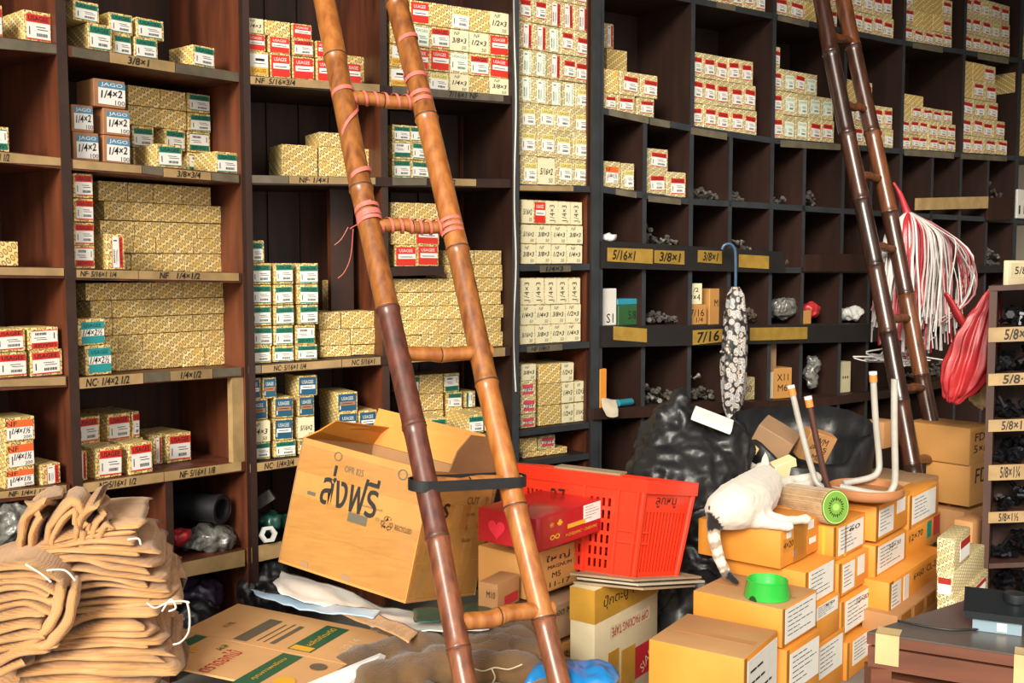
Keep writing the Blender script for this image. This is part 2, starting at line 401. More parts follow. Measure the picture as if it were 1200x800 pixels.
tape(LS, 202, 287, (662, 644), (679, 663), L, None, 'tape_tan')
# --- middle run
Mi = thing('shelving_unit', 'dark brown wooden cubby shelf behind the front bamboo ladder', 'shelf')
uP = MS.u(452)
MB().hexa([MS.pt(0, MS.D, 0), MS.pt(MS.L, MS.D, 0), MS.pt(MS.L, MS.D + .02, 0), MS.pt(0, MS.D + .02, 0)],
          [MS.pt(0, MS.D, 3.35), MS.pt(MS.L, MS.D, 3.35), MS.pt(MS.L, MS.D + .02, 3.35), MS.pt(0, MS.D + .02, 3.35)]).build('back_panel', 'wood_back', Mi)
for k in range(7):
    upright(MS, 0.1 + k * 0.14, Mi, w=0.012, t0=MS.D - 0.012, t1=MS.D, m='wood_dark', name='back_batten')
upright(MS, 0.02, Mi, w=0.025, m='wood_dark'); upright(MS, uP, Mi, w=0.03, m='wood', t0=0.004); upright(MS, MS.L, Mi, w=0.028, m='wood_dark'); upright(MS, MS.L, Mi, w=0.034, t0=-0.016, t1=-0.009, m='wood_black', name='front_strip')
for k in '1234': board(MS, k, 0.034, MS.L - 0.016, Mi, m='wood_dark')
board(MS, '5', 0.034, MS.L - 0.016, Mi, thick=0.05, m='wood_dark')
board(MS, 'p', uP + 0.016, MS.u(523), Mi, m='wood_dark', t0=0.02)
upright(MS, MS.u(424), Mi, w=0.10, t0=0.2, t1=0.235, z0=MS.z('3', MS.u(424)), z1=MS.z('2', MS.u(424)) - .037, name='loose_plank')
tape(MS, 291, 445, (89, 99), (98, 108), Mi, [('NF  5/16×3/4', 303, 349)], 'tape_tan'); tape(MS, 460, 590, (100, 111), (110, 119), Mi, [('7/16×1 NF', 527, 560)], 'tape_grey')
tape(MS, 289, 338, (205, 206), (214, 215), Mi, None, 'tape_grey'); tape(MS, 339, 440, (206, 208), (215, 216), Mi, [('NF· 1/4×1', 352, 386)], 'tape_tan'); tape(MS, 460, 500, (208, 209), (217, 217), Mi, None, 'tape_grey'); tape(MS, 524, 558, (209, 210), (217, 218), Mi, [('1/2', 527, 534)], 'tape_tan')
tape(MS, 291, 306, (429, 428), (438, 437), Mi, None, 'tape_grey'); tape(MS, 307, 400, (428, 421), (437, 430), Mi, [('NC· 5/16×1 1/4', 319, 357)], 'tape_tan'); tape(MS, 401, 446, (421, 418), (430, 427), Mi, [('NC 5/16×1', 411, 438)], 'tape_tan'); tape(MS, 460, 592, (417, 407), (426, 417), Mi, None, 'tape_tan')
tape(MS, 291, 350, (544, 536), (554, 545), Mi, [('NC· 1/4×3/4', 306, 341)], 'tape_tan'); tape(MS, 351, 470, (536, 521), (545, 530), Mi, None, 'tape_tan'); tape(MS, 540, 590, (512, 505), (520, 513), Mi, None, 'tape_grey')
tape(MS, 290, 330, (642, 634), (661, 652), Mi, None, 'tape_tan')
# --- narrow column
Nn = thing('shelving_unit', 'narrow black-edged cubby column packed with pale cartons', 'shelf')
MB().hexa([NS.pt(0, NS.D, 0), NS.pt(NS.L, NS.D, 0), NS.pt(NS.L, NS.D + .02, 0), NS.pt(0, NS.D + .02, 0)],
          [NS.pt(0, NS.D, 3.35), NS.pt(NS.L, NS.D, 3.35), NS.pt(NS.L, NS.D + .02, 3.35), NS.pt(0, NS.D + .02, 3.35)]).build('back_panel', 'wood', Nn)
upright(NS, 0.013, Nn, w=0.02, m='wood_black'); upright(NS, NS.L - 0.03, Nn, w=0.02, m='wood', t0=0.012)
upright(NS, NS.L - 0.01, Nn, w=0.05, t0=-0.014, t1=-0.002, m='wood_black', name='front_strip')
for k in '12345': board(NS, k, 0.024, NS.L - 0.02, Nn, m='wood_black', thick=0.028)
tape(NS, 609, 672, (217, 218), (223, 224), Nn, None, 'tape_tan'); tape(NS, 633, 669, (311, 311), (319, 318), Nn, [('1/4×3', 640, 660)], 'tape_grey'); tape(NS, 618, 659, (406, 403), (413, 410), Nn, [('NF 1/4×3', 623, 644)], 'tape_grey')
# --- right run
Rr = thing('shelving_unit', 'black wooden pigeonhole wall with small cubbies behind the dark ladder', 'shelf')
UR = RS.L + 0.45
MB().hexa([RS.pt(0, RS.D, 0), RS.pt(UR, RS.D, 0), RS.pt(UR, RS.D + .02, 0), RS.pt(0, RS.D + .02, 0)],
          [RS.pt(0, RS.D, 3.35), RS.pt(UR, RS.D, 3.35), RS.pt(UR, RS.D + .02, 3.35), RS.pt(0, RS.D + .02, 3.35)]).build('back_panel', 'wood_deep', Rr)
for px in (701, 808, 902, 985, 1052, 1122, 1187):
    upright(RS, RS.u(px), Rr, w=0.045 if px in (701, 1187) else 0.028, m='wood_black', t0=-0.006)
zt1 = lambda u: RS.z('1', u) - 0.03
for px in (754, 854, 940, 1018, 1089, 1154):
    u = RS.u(px); upright(RS, u, Rr, w=0.026, m='wood_black', z0=0.0, z1=zt1(u), t0=-0.004, name='divider')
for k in '0123': board(RS, k, 0.03, UR, Rr, m='wood_black', thick=0.03)
board(RS, '4', 0.03, UR, Rr, m='wood_black', thick=0.03); board(RS, '5', -0.03, UR, Rr, m='wood_dark', thick=0.05, t0=-0.03)
def lip(x0, x1, ya, yb, m='wood_black', t=-0.026, th=0.018, name='front_lip'):
    return tape(RS, x0, x1, ya, yb, Rr, None, m, t=t, th=th, name=name)
lip(706, 920, (282, 295), (314, 320)); lip(706, 1032, (382, 380), (407, 400)); lip(944, 1038, (298, 297), (318, 318), 'wood_dark'); lip(1100, 1180, (312, 310), (321, 319))
lip(1075, 1158, (232, 230), (246, 244), 'tape_tan', t=-0.03); lip(1158, 1187, (232, 230), (258, 257), 'wood_dark', t=-0.03)
for a in ((712, 765, (290, 292), (306, 309), '5/16×1'), (767, 802, (293, 294), (308, 310), '3/8×1'), (818, 846, (293, 294), (307, 309), '3/8×1'), (866, 901, (298, 300), (313, 315), None),
          (719, 758, (382, 385), (398, 401), None), (812, 851, (387, 385), (404, 400), '7/16'), (879, 946, (384, 383), (399, 397), None)):
    tape(RS, a[0], a[1], a[2], a[3], Rr, [(a[4], a[0] + 6, min(a[0] + 32, a[1] - 5))] if a[4] else None, 'tape_gold', t=-0.0285, th=0.002)
for a in ((714, 760, (128, 137), (135, 145)), (762, 785, (138, 142), (146, 150)), (810, 852, (149, 156), (157, 164)), (915, 985, (164, 169), (172, 176)), (1060, 1118, (175, 179), (182, 186)), (1126, 1180, (180, 183), (186, 189)),
          (912, 948, (18, 25), (24, 32)), (1070, 1105, (50, 55), (56, 62)), (1146, 1182, (62, 68), (69, 75)), (722, 746, (221, 225), (228, 232)), (760, 798, (229, 233), (236, 240))):
    tape(RS, a[0], a[1], a[2], a[3], Rr, None, 'tape_grey')
tape(RS, 840, 862, (2, 6), (9, 13), Rr, None, 'tape_grey')
# ---------------------------------------------------------------- cartons of bolts in the cubbies
_LAB = {}
def label_mesh(kind, var=0):
    """paper label on a carton front, unit square x -.5...5, z 0..1, facing -y; one shared mesh per design"""
    key = (kind, var)
    if key in _LAB: return _LAB[key]
    mb = MB(); mats = ['paper_white', 'lab_red', 'ink']
    R = random.Random(hash(kind) % 97 + var) if False else random.Random(ord(kind[0]) * 7 + var)
    def q(x0, z0, x1, z1, mi, y=0.0): mb.quad((x0, y, z0), (x1, y, z0), (x1, y, z1), (x0, y, z1), mi)
    def fine():                                    # printed lines and bar code
        q(-.40, .18, -.36, .5, 2, -.0004)
        q(-.10, .50, .30, .53, 2, -.0004); q(-.05, .40, .40, .43, 2, -.0004)
        x = -.08
        while x < .34:
            w = R.choice((.02, .03, .045)); q(x, .14, x + w, .27, 2, -.0004); x += w + .018
    base = {'r': 'r', 'R': 'r', 'v': 'r', 'g': 'g', 'G': 'g', 'h': 'g', 'y': 'y', 'l': 'l', 'L': 'l'}.get(kind)
    if base in ('r', 'g'):
        mats[1] = 'lab_red' if base == 'r' else 'lab_green'
        q(-.5, 0, .5, 1, 0); q(-.5, .68, .5, 1, 1, -.0003); q(-.5, 0, .5, .05, 1, -.0003)
        mb.text('USAGEE', 0, .84, .2, y=-.0006, mi=2, w=.84, bold=True); fine()
    elif base == 'y':
        mats[1] = 'lab_olive'; mats.append('lab_straw'); q(-.5, 0, .5, 1, 0); q(-.5, .68, .5, 1, 3, -.0003); mb.text('USAGEE', 0, .84, .2, y=-.0006, mi=1, w=.86, bold=True); fine()
    elif base == 'l':
        mats[0] = 'lab_pale'; mats[1] = 'lab_olive'; q(-.5, 0, .5, 1, 0); mb.text('USAGEE', 0, .83, .15, y=-.0006, mi=1, w=.86); fine()
    elif kind == 'q':
        q(-.5, 0, .5, 1, 1); q(-.4, .36, .5, .62, 0, -.0003); mb.text('USAGEE', 0, .8, .17, y=-.0006, mi=0, w=.7); q(-.3, .44, .35, .48, 2, -.0005)
    elif kind == 'Y':
        mats[1] = 'lab_yellow'; q(-.5, 0, .5, 1, 0); q(-.5, 0, .5, .36, 1, -.0003); mb.text('USAGEE', 0, .18, .18, y=-.0006, mi=2, w=.8)
        q(-.2, .66, .3, .78, 2, -.0004); q(-.3, .52, .38, .55, 2, -.0004)
    elif kind == 'b':
        mats[1] = 'lab_navy'; q(-.5, 0, .5, 1, 1); q(-.42, .33, .44, .55, 0 if var < 2 else 3, -.0003); mats.append('kraft_dark')
        mb.text('USAGEE', 0, .74, .2, y=-.0006, mi=0, w=.66); q(-.3, .42, .3, .46, 2, -.0005); q(-.44, .1, -.38, .33, 0, -.0004)
    elif kind == 't':
        mats[1] = 'lab_teal'; q(-.5, 0, .5, 1, 1); q(-.5, .34, .5, .66, 0, -.0003); mb.text('USAGEE', 0, .83, .16, y=-.0006, mi=2, w=.75)
        mb.text('1/4×2½', 0, .5, .3, y=-.0006, mi=2, w=.85, shear=.2, bold=True)
    elif kind == 'o':
        mats[1] = 'lab_orange'; q(-.5, 0, .5, 1, 0); q(-.5, .64, .5, 1, 1, -.0003); mb.text('NF', -.32, .82, .24, y=-.0006, mi=2)
        mb.text('1/4×1½', .05, .44, .32, y=-.0006, mi=2, w=.7, shear=.2, bold=True); mb.text('200', .28, .12, .15, y=-.0006, mi=2); q(-.4, .1, -.36, .5, 2, -.0004)
    elif kind == 'w':
        mats[0] = 'lab_cream'; q(-.5, 0, .5, 1, 0)
        if var < 3: mb.text('NF', -.12, .84, .17, y=-.0006, mi=2, shear=.2)
        mb.text(('1/4×3', '3/8×3', '1/2×3', '5/16×2')[var % 4], 0, .5, .26, y=-.0006, mi=2, w=.74, shear=.2, bold=True); mb.text('50', .24, .16, .17, y=-.0006, mi=2, shear=.2)
    elif kind == 'W':                               # hand-lettered upright
        mats[0] = 'lab_cream'; q(-.5, 0, .5, 1, 0); mb.text('1/4×3', 0, .5, .4, y=-.0006, mi=2, w=.72, rot=PI / 2); mb.text('50', .25, .12, .12, y=-.0006, mi=2)
    elif kind == 'k':
        mats[1] = 'lab_blue'; q(-.5, 0, .5, 1, 0); q(-.5, .72, .5, 1, 1, -.0003); mb.text('JAGO', 0, .86, .2, y=-.0006, mi=0, w=.8)
        mb.text('1/4×2', 0, .48, .34, y=-.0007, mi=2, w=.8, shear=.2, rot=.12, bold=True); mb.text('100', .3, .12, .2, y=-.0006, mi=2)
    elif kind == 's':
        mats[1] = 'lab_pink'; q(-.5, 0, .5, 1, 1); q(-.5, .3, .5, .6, 0, -.0003); mb.text('3/8×4', 0, .48, .42, y=-.0006, mi=2, w=.8, shear=.2, bold=True)
    if kind in 'RG': mb.v = [(-x, y, 1 - z) for x, y, z in mb.v]
    if kind in 'vh': mb.v = [((z - .5) , y, .5 - x) if kind == 'v' else (-(z - .5), y, .5 + x) for x, y, z in mb.v]
    if kind == 'L': mb.v = [((z - .5), y, .5 - x) for x, y, z in mb.v]
    me = bpy.data.meshes.new('paper_label'); me.from_pydata(mb.v, [], mb.f)
    for m in mats: me.materials.append(M[m])
    me.polygons.foreach_set('material_index', mb.m); me.update(); _LAB[key] = me
    return me
_BX = {}
def carton_mesh(w, d, h, m):
    w, d, h = (max(round(x / 0.004) * 0.004, 0.012) for x in (w, d, h)); key = (w, d, h, m)
    L_ = _BX.setdefault(key, [])
    if len(L_) < 2:
        bm = bevel_box(w, d, h, 0.0018); bm.normal_update(); uvbox(bm, random.random() * .1, random.random() * .1)
        L_.append(bm_mesh(bm, 'carton', m)); return L_[-1], w, d, h
    return random.choice(L_), w, d, h
KD = {'r': ('red_label_carton', 'red-labelled carton'), 'R': ('red_label_carton', 'carton with inverted red label'), 'v': ('red_label_carton', 'carton with sideways red label'),
      'g': ('green_label_carton', 'green-labelled carton'), 'G': ('green_label_carton', 'carton with inverted green label'), 'h': ('green_label_carton', 'carton with sideways green label'),
      'y': ('olive_label_carton', 'carton with olive lettering'), 'l': ('pale_label_carton', 'pale green labelled carton'), 'L': ('pale_label_carton', 'carton with sideways pale label'),
      'q': ('red_block_carton', 'carton with solid red label'), 'Y': ('yellow_label_carton', 'carton with yellow label foot'), 'b': ('blue_label_carton', 'navy-labelled gold carton'),
      't': ('teal_label_carton', 'teal-labelled gold carton'), 'o': ('orange_label_carton', 'orange-headed hand-lettered carton'), 'w': ('hand_lettered_carton', 'cream hand-lettered carton'),
      'W': ('hand_lettered_carton', 'cream carton lettered sideways'), 'k': ('brown_carton', 'brown carton with blue label'), 's': ('pink_label_carton', 'pink-labelled scribbled carton'), 'p': ('patterned_carton', 'plain gold patterned carton')}
ORD = ['first', 'second', 'third', 'fourth', 'fifth', 'sixth', 'seventh', 'eighth', 'ninth', 'tenth', 'eleventh', 'twelfth']
NUM = {}
def carton(S, t, xl, xr, z0, z1, kind, label, group, depth=0.15, py=310, jit=0.012):
    ua = S.u(xl, t, py); ub = S.u(xr, t, py); w = (ub - ua) * 0.985; h = z1 - z0
    d = min(depth, S.D - t - 0.006)
    m = 'kraft_dark' if kind == 'k' else ('gold_pale' if (kind in 'wWylL' or (S in (RS, NS) and kind != 'p')) else 'gold')
    me, w, d, h = carton_mesh(w, d, h - 0.0015, m)
    o = obj(KD[kind][0], me, None, S.pt((ua + ub) / 2, t + random.uniform(0, .006), z0 + 0.0008), S.rz + random.uniform(-jit, jit))
    tag(o, label, 'carton', group)
    if kind != 'p':
        lm = label_mesh(kind, random.randrange(4)); l = obj('paper_label', lm, o)
        if kind in 'vhL': sw, sh = w * .60, h * .86; ox = w * random.uniform(.05, .14) * (1 if kind != 'h' else -1)
        elif kind in 'wW': sw, sh = w * .96, h * .94; ox = 0
        elif kind in 'bq': sw, sh = w * .88, h * .86; ox = 0
        elif S is RS or S is NS: sw, sh = w * .72, h * .62; ox = w * random.uniform(-.04, .10)
        else: sw, sh = w * .86, h * .82; ox = w * random.uniform(-.02, .06)
        l.scale = (sw, 1, sh); l.location = (ox, -0.0011, (h - sh) * random.uniform(.3, .6)); l.rotation_euler = (0, random.uniform(-.03, .03) if S is not RS else random.uniform(-.06, .06), 0)
    return o
LAY = ['bottom', 'second', 'third', 'fourth', 'fifth', 'sixth', 'seventh', 'eighth', 'ninth']
def pile(S, shelf, where, layers, t=0.02, depth=0.15, extra=''):
    """layers bottom first: (x0, x1, ytop, 'kinds') equal widths, or (ytop, [(xl, xr, kind), ...])"""
    grp = 'cartons in the ' + where; zb = None; nl = len(layers); cnt = {}
    for i, ly in enumerate(layers):
        tt = t; dd = depth
        if len(ly) == 4: x0, x1, yt, ks = ly; step = (x1 - x0) / len(ks); its = [(x0 + k * step, x0 + (k + 1) * step, c) for k, c in enumerate(ks)]
        else: yt, its = ly[0], ly[1]
        if len(ly) == 3: tt, dd = ly[2]
        xm = (its[0][0] + its[-1][1]) / 2
        um, zt = S.hit(xm, yt, tt)
        if zb is None: zb = S.z(shelf, um); first = True
        else: first = False
        row = LAY[i] if i < nl - 1 or nl == 1 else 'top'
        n = 0
        for (xl, xr, c) in its:
            n += 1
            if c == ' ': continue
            z0 = zb if not first else S.z(shelf, S.u((xl + xr) / 2, tt, 310)) + 0.001
            lab = '%s, %s in %s row, %s' % (KD[c][1], ORD[n - 1], row if nl > 1 else 'only', where + extra)
            carton(S, tt, xl, xr, z0, zt, c, lab, grp, dd, py=yt)
        zb = zt
def bricks(x0, x1, ytops, lo=26, hi=46, seed=1):
    R = random.Random(seed); out = []
    for y in ytops:
        x = x0 + R.uniform(-3, 3); its = []
        while x < x1 - 14:
            w = R.uniform(lo, hi); e = min(x + w, x1 + R.uniform(-3, 2))
            if x1 - e < 12: e = x1 + R.uniform(-3, 2)
            its.append((x, e, 'p')); x = e
        out.append((y, its))
    return out
# left run, bay at the frame edge
pile(LS, '1a', 'uppermost cubby at frame edge', [(10, [(-14, 4, 'r'), (27, 60, 'r')])])
pile(LS, '2a', 'second cubby at frame edge', [(148, [(-14, 11, 'G')])])
pile(LS, '3a', 'third cubby at frame edge', [(283, [(-14, 22, 'p')])])
pile(LS, '4a', 'fourth cubby at frame edge', [(411, [(-5, 32, 'r'), (36, 73, 'r')]), (384, [(-7, 29, 'r'), (32, 69, 'R')])])
pile(LS, '5a', 'lowest cubby at frame edge', [(546, [(5, 41, 'o'), (48, 71, 'v')]), (517, [(6, 41, 'o')]), (489, [(5, 41, 'o')])])
# left run, second bay
pile(LS, '1', 'green stack at post, high cubby', [(28, [(103, 131, 'g')]), (1, [(86, 117, 'g')])])
pile(LS, '1', 'green pair stack, high cubby', [(43, [(132, 154, 'g'), (157, 185, 'g')]), (19, [(128, 156, 'g'), (160, 192, 'g')])], t=0.035)
pile(LS, '1', 'alone at high cubby end', [(54, [(226, 252, 'g')])])
pile(LS, '2', 'brown stack, second cubby', [(157, [(86, 116, 'k'), (121, 153, 'k')]), (125, [(84, 110, 'k'), (121, 153, 'k')]), (93, [(110, 147, 'k')])], t=0.03, depth=.12)
pile(LS, '2', 'front of second cubby', [(169, [(184, 214, 'g')]), ], t=0.012)
pile(LS, '2', 'end of second cubby', [(178, [(254, 280, 'g')]), ], t=0.012)
pile(LS, '2', 'mixed stack, second cubby', [(176, [(156, 190, 'p'), (220, 246, 'G')]), (151, [(155, 181, 'g'), (193, 217, 'g'), (220, 247, 'G')]), (128, [(150, 188, 'p'), (188, 219, 'p'), (220, 247, 'g')]), (105, [(150, 188, 'p'), (188, 218, 'p'), (219, 246, 'g')])], t=0.16, depth=.12)
pile(LS, '3', 'red column at post', [(288, [(87, 112, 'R')]), (260, [(86, 111, 'r')]), (232, [(86, 110, 'r')]), (203, [(86, 110, 'r')])], t=0.02, depth=.12)
pile(LS, '3', 'beside red column', [(274, [(125, 146, 'v')])], t=0.02, depth=.1)
pile(LS, '3', 'plain wall behind red column', bricks(120, 281, [297, 279, 260, 239], 24, 46, 3) + [(215, [(116, 150, 'p'), (150, 180, 'p'), (180, 214, 'p'), (214, 248, 'p')])], t=0.13, depth=.2)
pile(LS, '4', 'teal pair', [(404, [(100, 131, 't')]), (373, [(92, 123, 't')])], t=0.015, depth=.08)
pile(LS, '4', 'plain wall behind teal pair', bricks(104, 280, [410, 390, 370, 350], 24, 46, 9) + [(330, [(100, 144, 'p'), (144, 178, 'p'), (178, 215, 'p'), (215, 270, 'p')])], t=0.12, depth=.22)
pile(LS, '5', 'front, cubby above burlap pile', [(523, [(86, 102, 'v'), (112, 142, 'r'), (151, 179, 'r')])], t=0.02, depth=.22)
pile(LS, '5', 'behind, cubby above burlap pile', [(513, [(100, 130, 'r'), (140, 168, 'r'), (180, 191, 'v'), (196, 224, 'r')]), (486, [(90, 118, 'r'), (126, 153, 'r'), (155, 164, 'r')])], t=0.15, depth=.2)
# middle run, first half
pile(MS, '1', 'solid-red stack behind ladder top', [(66, [(290, 315, 'Y'), (317, 341, 'q'), (343, 369, 'q'), (371, 392, 'q'), (404, 424, 'q')]), (44, [(289, 312, 'q'), (315, 340, 'q'), (343, 368, 'r'), (370, 388, 'q')]), (24, [(288, 309, 'w'), (310, 341, 'p'), (342, 366, 'q')])])
pile(MS, '1', 'far end behind ladder top', [(66, [(405, 443, 'p')])], t=0.16)
pile(MS, '2', 'little plain stack behind ladder', [(190, [(330, 373, 'p'), (374, 411, 'p'), (411, 446, 'p')]), (172, [(330, 373, 'p'), (374, 411, 'p'), (411, 445, 'p')]), (155, [(374, 410, 'p')])], t=0.12)
pile(MS, '3', 'five-high green block', [(405, [(293, 318, 'g'), (320, 345, 'g'), (347, 372, 'g')]), (381, [(295, 319, 'g'), (321, 344, 'g'), (347, 370, 'G')]), (357, [(293, 318, 'g'), (321, 345, 'g'), (350, 373, 'g')]), (333, [(294, 318, 'g'), (321, 344, 'g'), (349, 373, 'g')]), (308, [(294, 318, 'g'), (321, 344, 'g'), (349, 373, 'g')]), (281, [(290, 310, 'g')])], t=0.03)
pile(MS, '3', 'plain stack beside green block', [(404, [(375, 412, 'p'), (412, 449, 'p')]), (385, [(375, 411, 'p'), (411, 448, 'p')]), (365, [(374, 400, 'p'), (401, 444, 'p')])], t=0.08, depth=.2)
pile(MS, '3', 'standing behind green block', [(365, [(383, 398, 'p')]), (328, [(384, 398, 'p')])], t=0.3, depth=.06)
pile(MS, '4', 'navy stack above open carton', [(516, [(292, 317, 'g'), (321, 347, 'g'), (350, 372, 'g')]), (490, [(291, 317, 'w'), (321, 344, 'b'), (349, 369, 'w')]), (466, [(289, 314, 'b'), (321, 344, 'b'), (350, 369, 'b')]), (441, [(289, 306, 'b'), (308, 324, 'b'), (349, 372, 'b')])], t=0.03)
pile(MS, '4', 'navy stack nearer the ladder', [(505, [(396, 419, 'b'), (421, 442, 'b')]), (482, [(396, 419, 'b'), (421, 442, 'b')]), (459, [(395, 419, 'b')])], t=0.06, depth=.2)
# middle run, second half
pile(MS, '1', 'mixed block between ladder and column', [(457, 597, 85, 'Yqywpw'), (457, 597, 59, 'Yqqlrq'), (457, 597, 33, 'plrwwq'), (457, 597, 6, 'pqpypw')], t=0.02)
pile(MS, '2', 'green stack below mixed block', [(460, 504, 187, 'gg'), (460, 504, 166, 'Gg'), (460, 502, 147, 'gg')], t=0.05)
pile(MS, 'p', 'short shelf behind ladder', [(463, 515, 287, 'qq'), (458, 515, 262, 'pq'), (458, 515, 237, 'pp')], t=0.04, depth=.2)
pile(MS, '3', 'plain wall behind ladder', bricks(463, 590, [391, 374, 358, 342, 326], 22, 34, 5) + [(310, [(524, 555, 'p'), (556, 589, 'p')]), (293, [(526, 556, 'p'), (557, 588, 'p')])], t=0.06, depth=.2)
pile(MS, '4', 'cubby behind torn flaps', [(488, [(459, 480, 'G'), (504, 523, 'g'), (548, 567, 'g'), (569, 588, 'g')])], t=0.03, depth=.2)
pile(MS, '4', 'back of cubby behind flaps', [(480, [(490, 520, 'p'), (524, 543, 'g')]), (460, [(490, 520, 'p'), (524, 542, 'g'), (545, 557, 'h')]), (438, [(478, 491, 'g'), (492, 520, 'p'), (521, 539, 'G')])], t=0.2, depth=.16)
# narrow column
pile(NS, '1', 'tall top cubby, narrow column', [(610, 692, 185, 'ywyy'), (609, 693, 153, 'yyyy'), (609, 692, 124, 'yyyy'), (608, 692, 93, 'LLLLy'), (608, 691, 62, 'LLvrr'), (608, 690, 31, 'vvLrr'), (608, 690, 0, 'rrvvv'), (608, 690, -30, 'rrrrr')], t=0.02)
pile(NS, '2', 'second cubby, narrow column', [(611, 683, 286, 'wwww'), (611, 683, 263, 'wwww'), (611, 683, 235, 'wqWWW')], t=0.02, depth=.2)
pile(NS, '3', 'third cubby, narrow column', [(610, 681, 380, 'wwww'), (610, 681, 357, 'wwww'), (610, 681, 325, 'WWWWW')], t=0.02, depth=.2)
pile(NS, '4', 'pink stack, narrow column', [(485, [(611, 629, 's')]), (465, [(611, 629, 's')]), (446, [(611, 629, 's')]), (427, [(611, 629, 'w')])], t=0.015)
pile(NS, '4', 'fourth cubby, narrow column', [(473, [(632, 658, 'p'), (659, 673, 'w'), (674, 686, 'w')]), (448, [(632, 658, 'p'), (659, 673, 'w'), (674, 686, 'w')]), (426, [(632, 657, 'p'), (658, 673, 'w')])], t=0.03, depth=.2)
pile(NS, '5', 'lowest cubby, narrow column', [(527, [(612, 640, 'p'), (641, 665, 'p')]), (511, [(609, 630, 'p'), (632, 651, 's')])], t=0.05)
# right run
pile(RS, '1', 'top cubby beside narrow column', [(112, [(708, 723, 'r'), (724, 745, 'r'), (747, 767, 'r')]), (84, [(708, 726, 'p'), (727, 750, 'r'), (751, 771, 'r')])], t=0.02)
pile(RS, '1', 'back of cubby beside narrow column', [(110, [(720, 750, 'p')]), (84, [(716, 746, 'p')]), (58, [(712, 736, 'p')]), (27, [(709, 720, 'v')])], t=0.2)
pile(RS, '1', 'second top cubby, pigeonhole wall', [(809, 888, 125, 'rrrrr'), (809, 886, 95, 'rrrrr'), (809, 884, 66, 'rrrrr')], t=0.015)
pile(RS, '0', 'cubby cut by picture top', [(845, 898, -20, 'rrrr')], t=0.015)
pile(RS, '1', 'third top cubby, pigeonhole wall', [(904, 978, 137, 'rllrr'), (904, 978, 110, 'rllll'), (904, 959, 83, 'rlrl'), (904, 915, 54, 'r')], t=0.015)
pile(RS, '0', 'high cubby crossed by dark ladder', [(906, 982, 0, 'rrpr'), (906, 982, -28, 'rrrr')], t=0.015)
pile(RS, '1', 'fourth top cubby, pigeonhole wall', [(988, 1048, 148, 'rrrry'), (990, 1047, 122, 'rrrrr'), (991, 1023, 95, 'pr')], t=0.015)
pile(RS, '0', 'high cubby past dark ladder', [(988, 1048, 16, 'rrrrr'), (988, 1047, -12, 'rrrrr')], t=0.015)
pile(RS, '1', 'fifth top cubby, pigeonhole wall', [(1056, 1121, 160, 'rrrrrr'), (1056, 1121, 142, 'rrrrrr'), (1057, 1117, 126, 'prrrr'), (1057, 1083, 111, 'p')], t=0.012)
pile(RS, '0', 'second high cubby past ladder', [(1060, 1117, 35, 'rrrrr'), (1060, 1117, 15, 'rpppr'), (1060, 1117, -6, 'rpppr')], t=0.012)
pile(RS, '1', 'last top cubby, pigeonhole wall', [(1126, 1181, 161, 'rrrr'), (1126, 1178, 139, 'rrrr'), (1127, 1170, 117, 'rrr'), (1127, 1169, 95, 'prr'), (1127, 1168, 74, 'ppr')], t=0.012)
pile(RS, '0', 'last high cubby past ladder', [(1128, 1184, 44, 'rrrrr'), (1128, 1184, 22, 'rrryr'), (1128, 1184, 0, 'rryrr')], t=0.012)
pile(RS, '1', 'cubby at picture side', [(1190, 1206, 160, 'p'), (1190, 1206, 136, 'p'), (1190, 1206, 110, 'p'), (1190, 1206, 86, 'p')], t=0.012)
pile(RS, '0', 'high cubby at picture side', [(1192, 1207, 40, 'p')], t=0.012)
pile(RS, '2', 'small cubby below two-layer stack', [(190, [(708, 728, 'o'), (729, 744, 'y')])], t=0.012)
pile(RS, '2', 'small cubby beside the orange-labelled pair', [(201, [(759, 781, 'r'), (782, 804, 'r')]), (174, [(759, 784, 'r')])], t=0.012)
# ---------------------------------------------------------------- bamboo ladders
def bamboo(name, col, col2, rough=0.35):
    mat(name, col, rough, col2=col2, var=.5, scale=6, stretch=(7, 7, .7), bump=0.03, coat=0.15)
bamboo('bamboo_tan', '#b4743a', '#8d4e22'); bamboo('bamboo_orange', '#b97838', '#96521f'); bamboo('bamboo_brown', '#8a5030', '#5c3120'); bamboo('bamboo_plum', '#6a3a2c', '#44231c')
bamboo('bamboo_mix', '#a3662f', '#6d3c20'); bamboo('bamboo_dark', '#4f2d20', '#2c1913', 0.28); bamboo('bamboo_black', '#3a241d', '#1e1310', 0.28); bamboo('bamboo_rust', '#7a4627', '#4d2a1b', 0.3)
mat('bamboo_node', '#5a3420', 0.6, var=.4, scale=40)
mat('ribbon_pink', '#e0776c', 0.45, var=.2, scale=30)
mat('rubber_black', '#1f1f22', 0.5, var=.3, scale=20)
mat('cord_white', '#ddd8cc', 0.6)
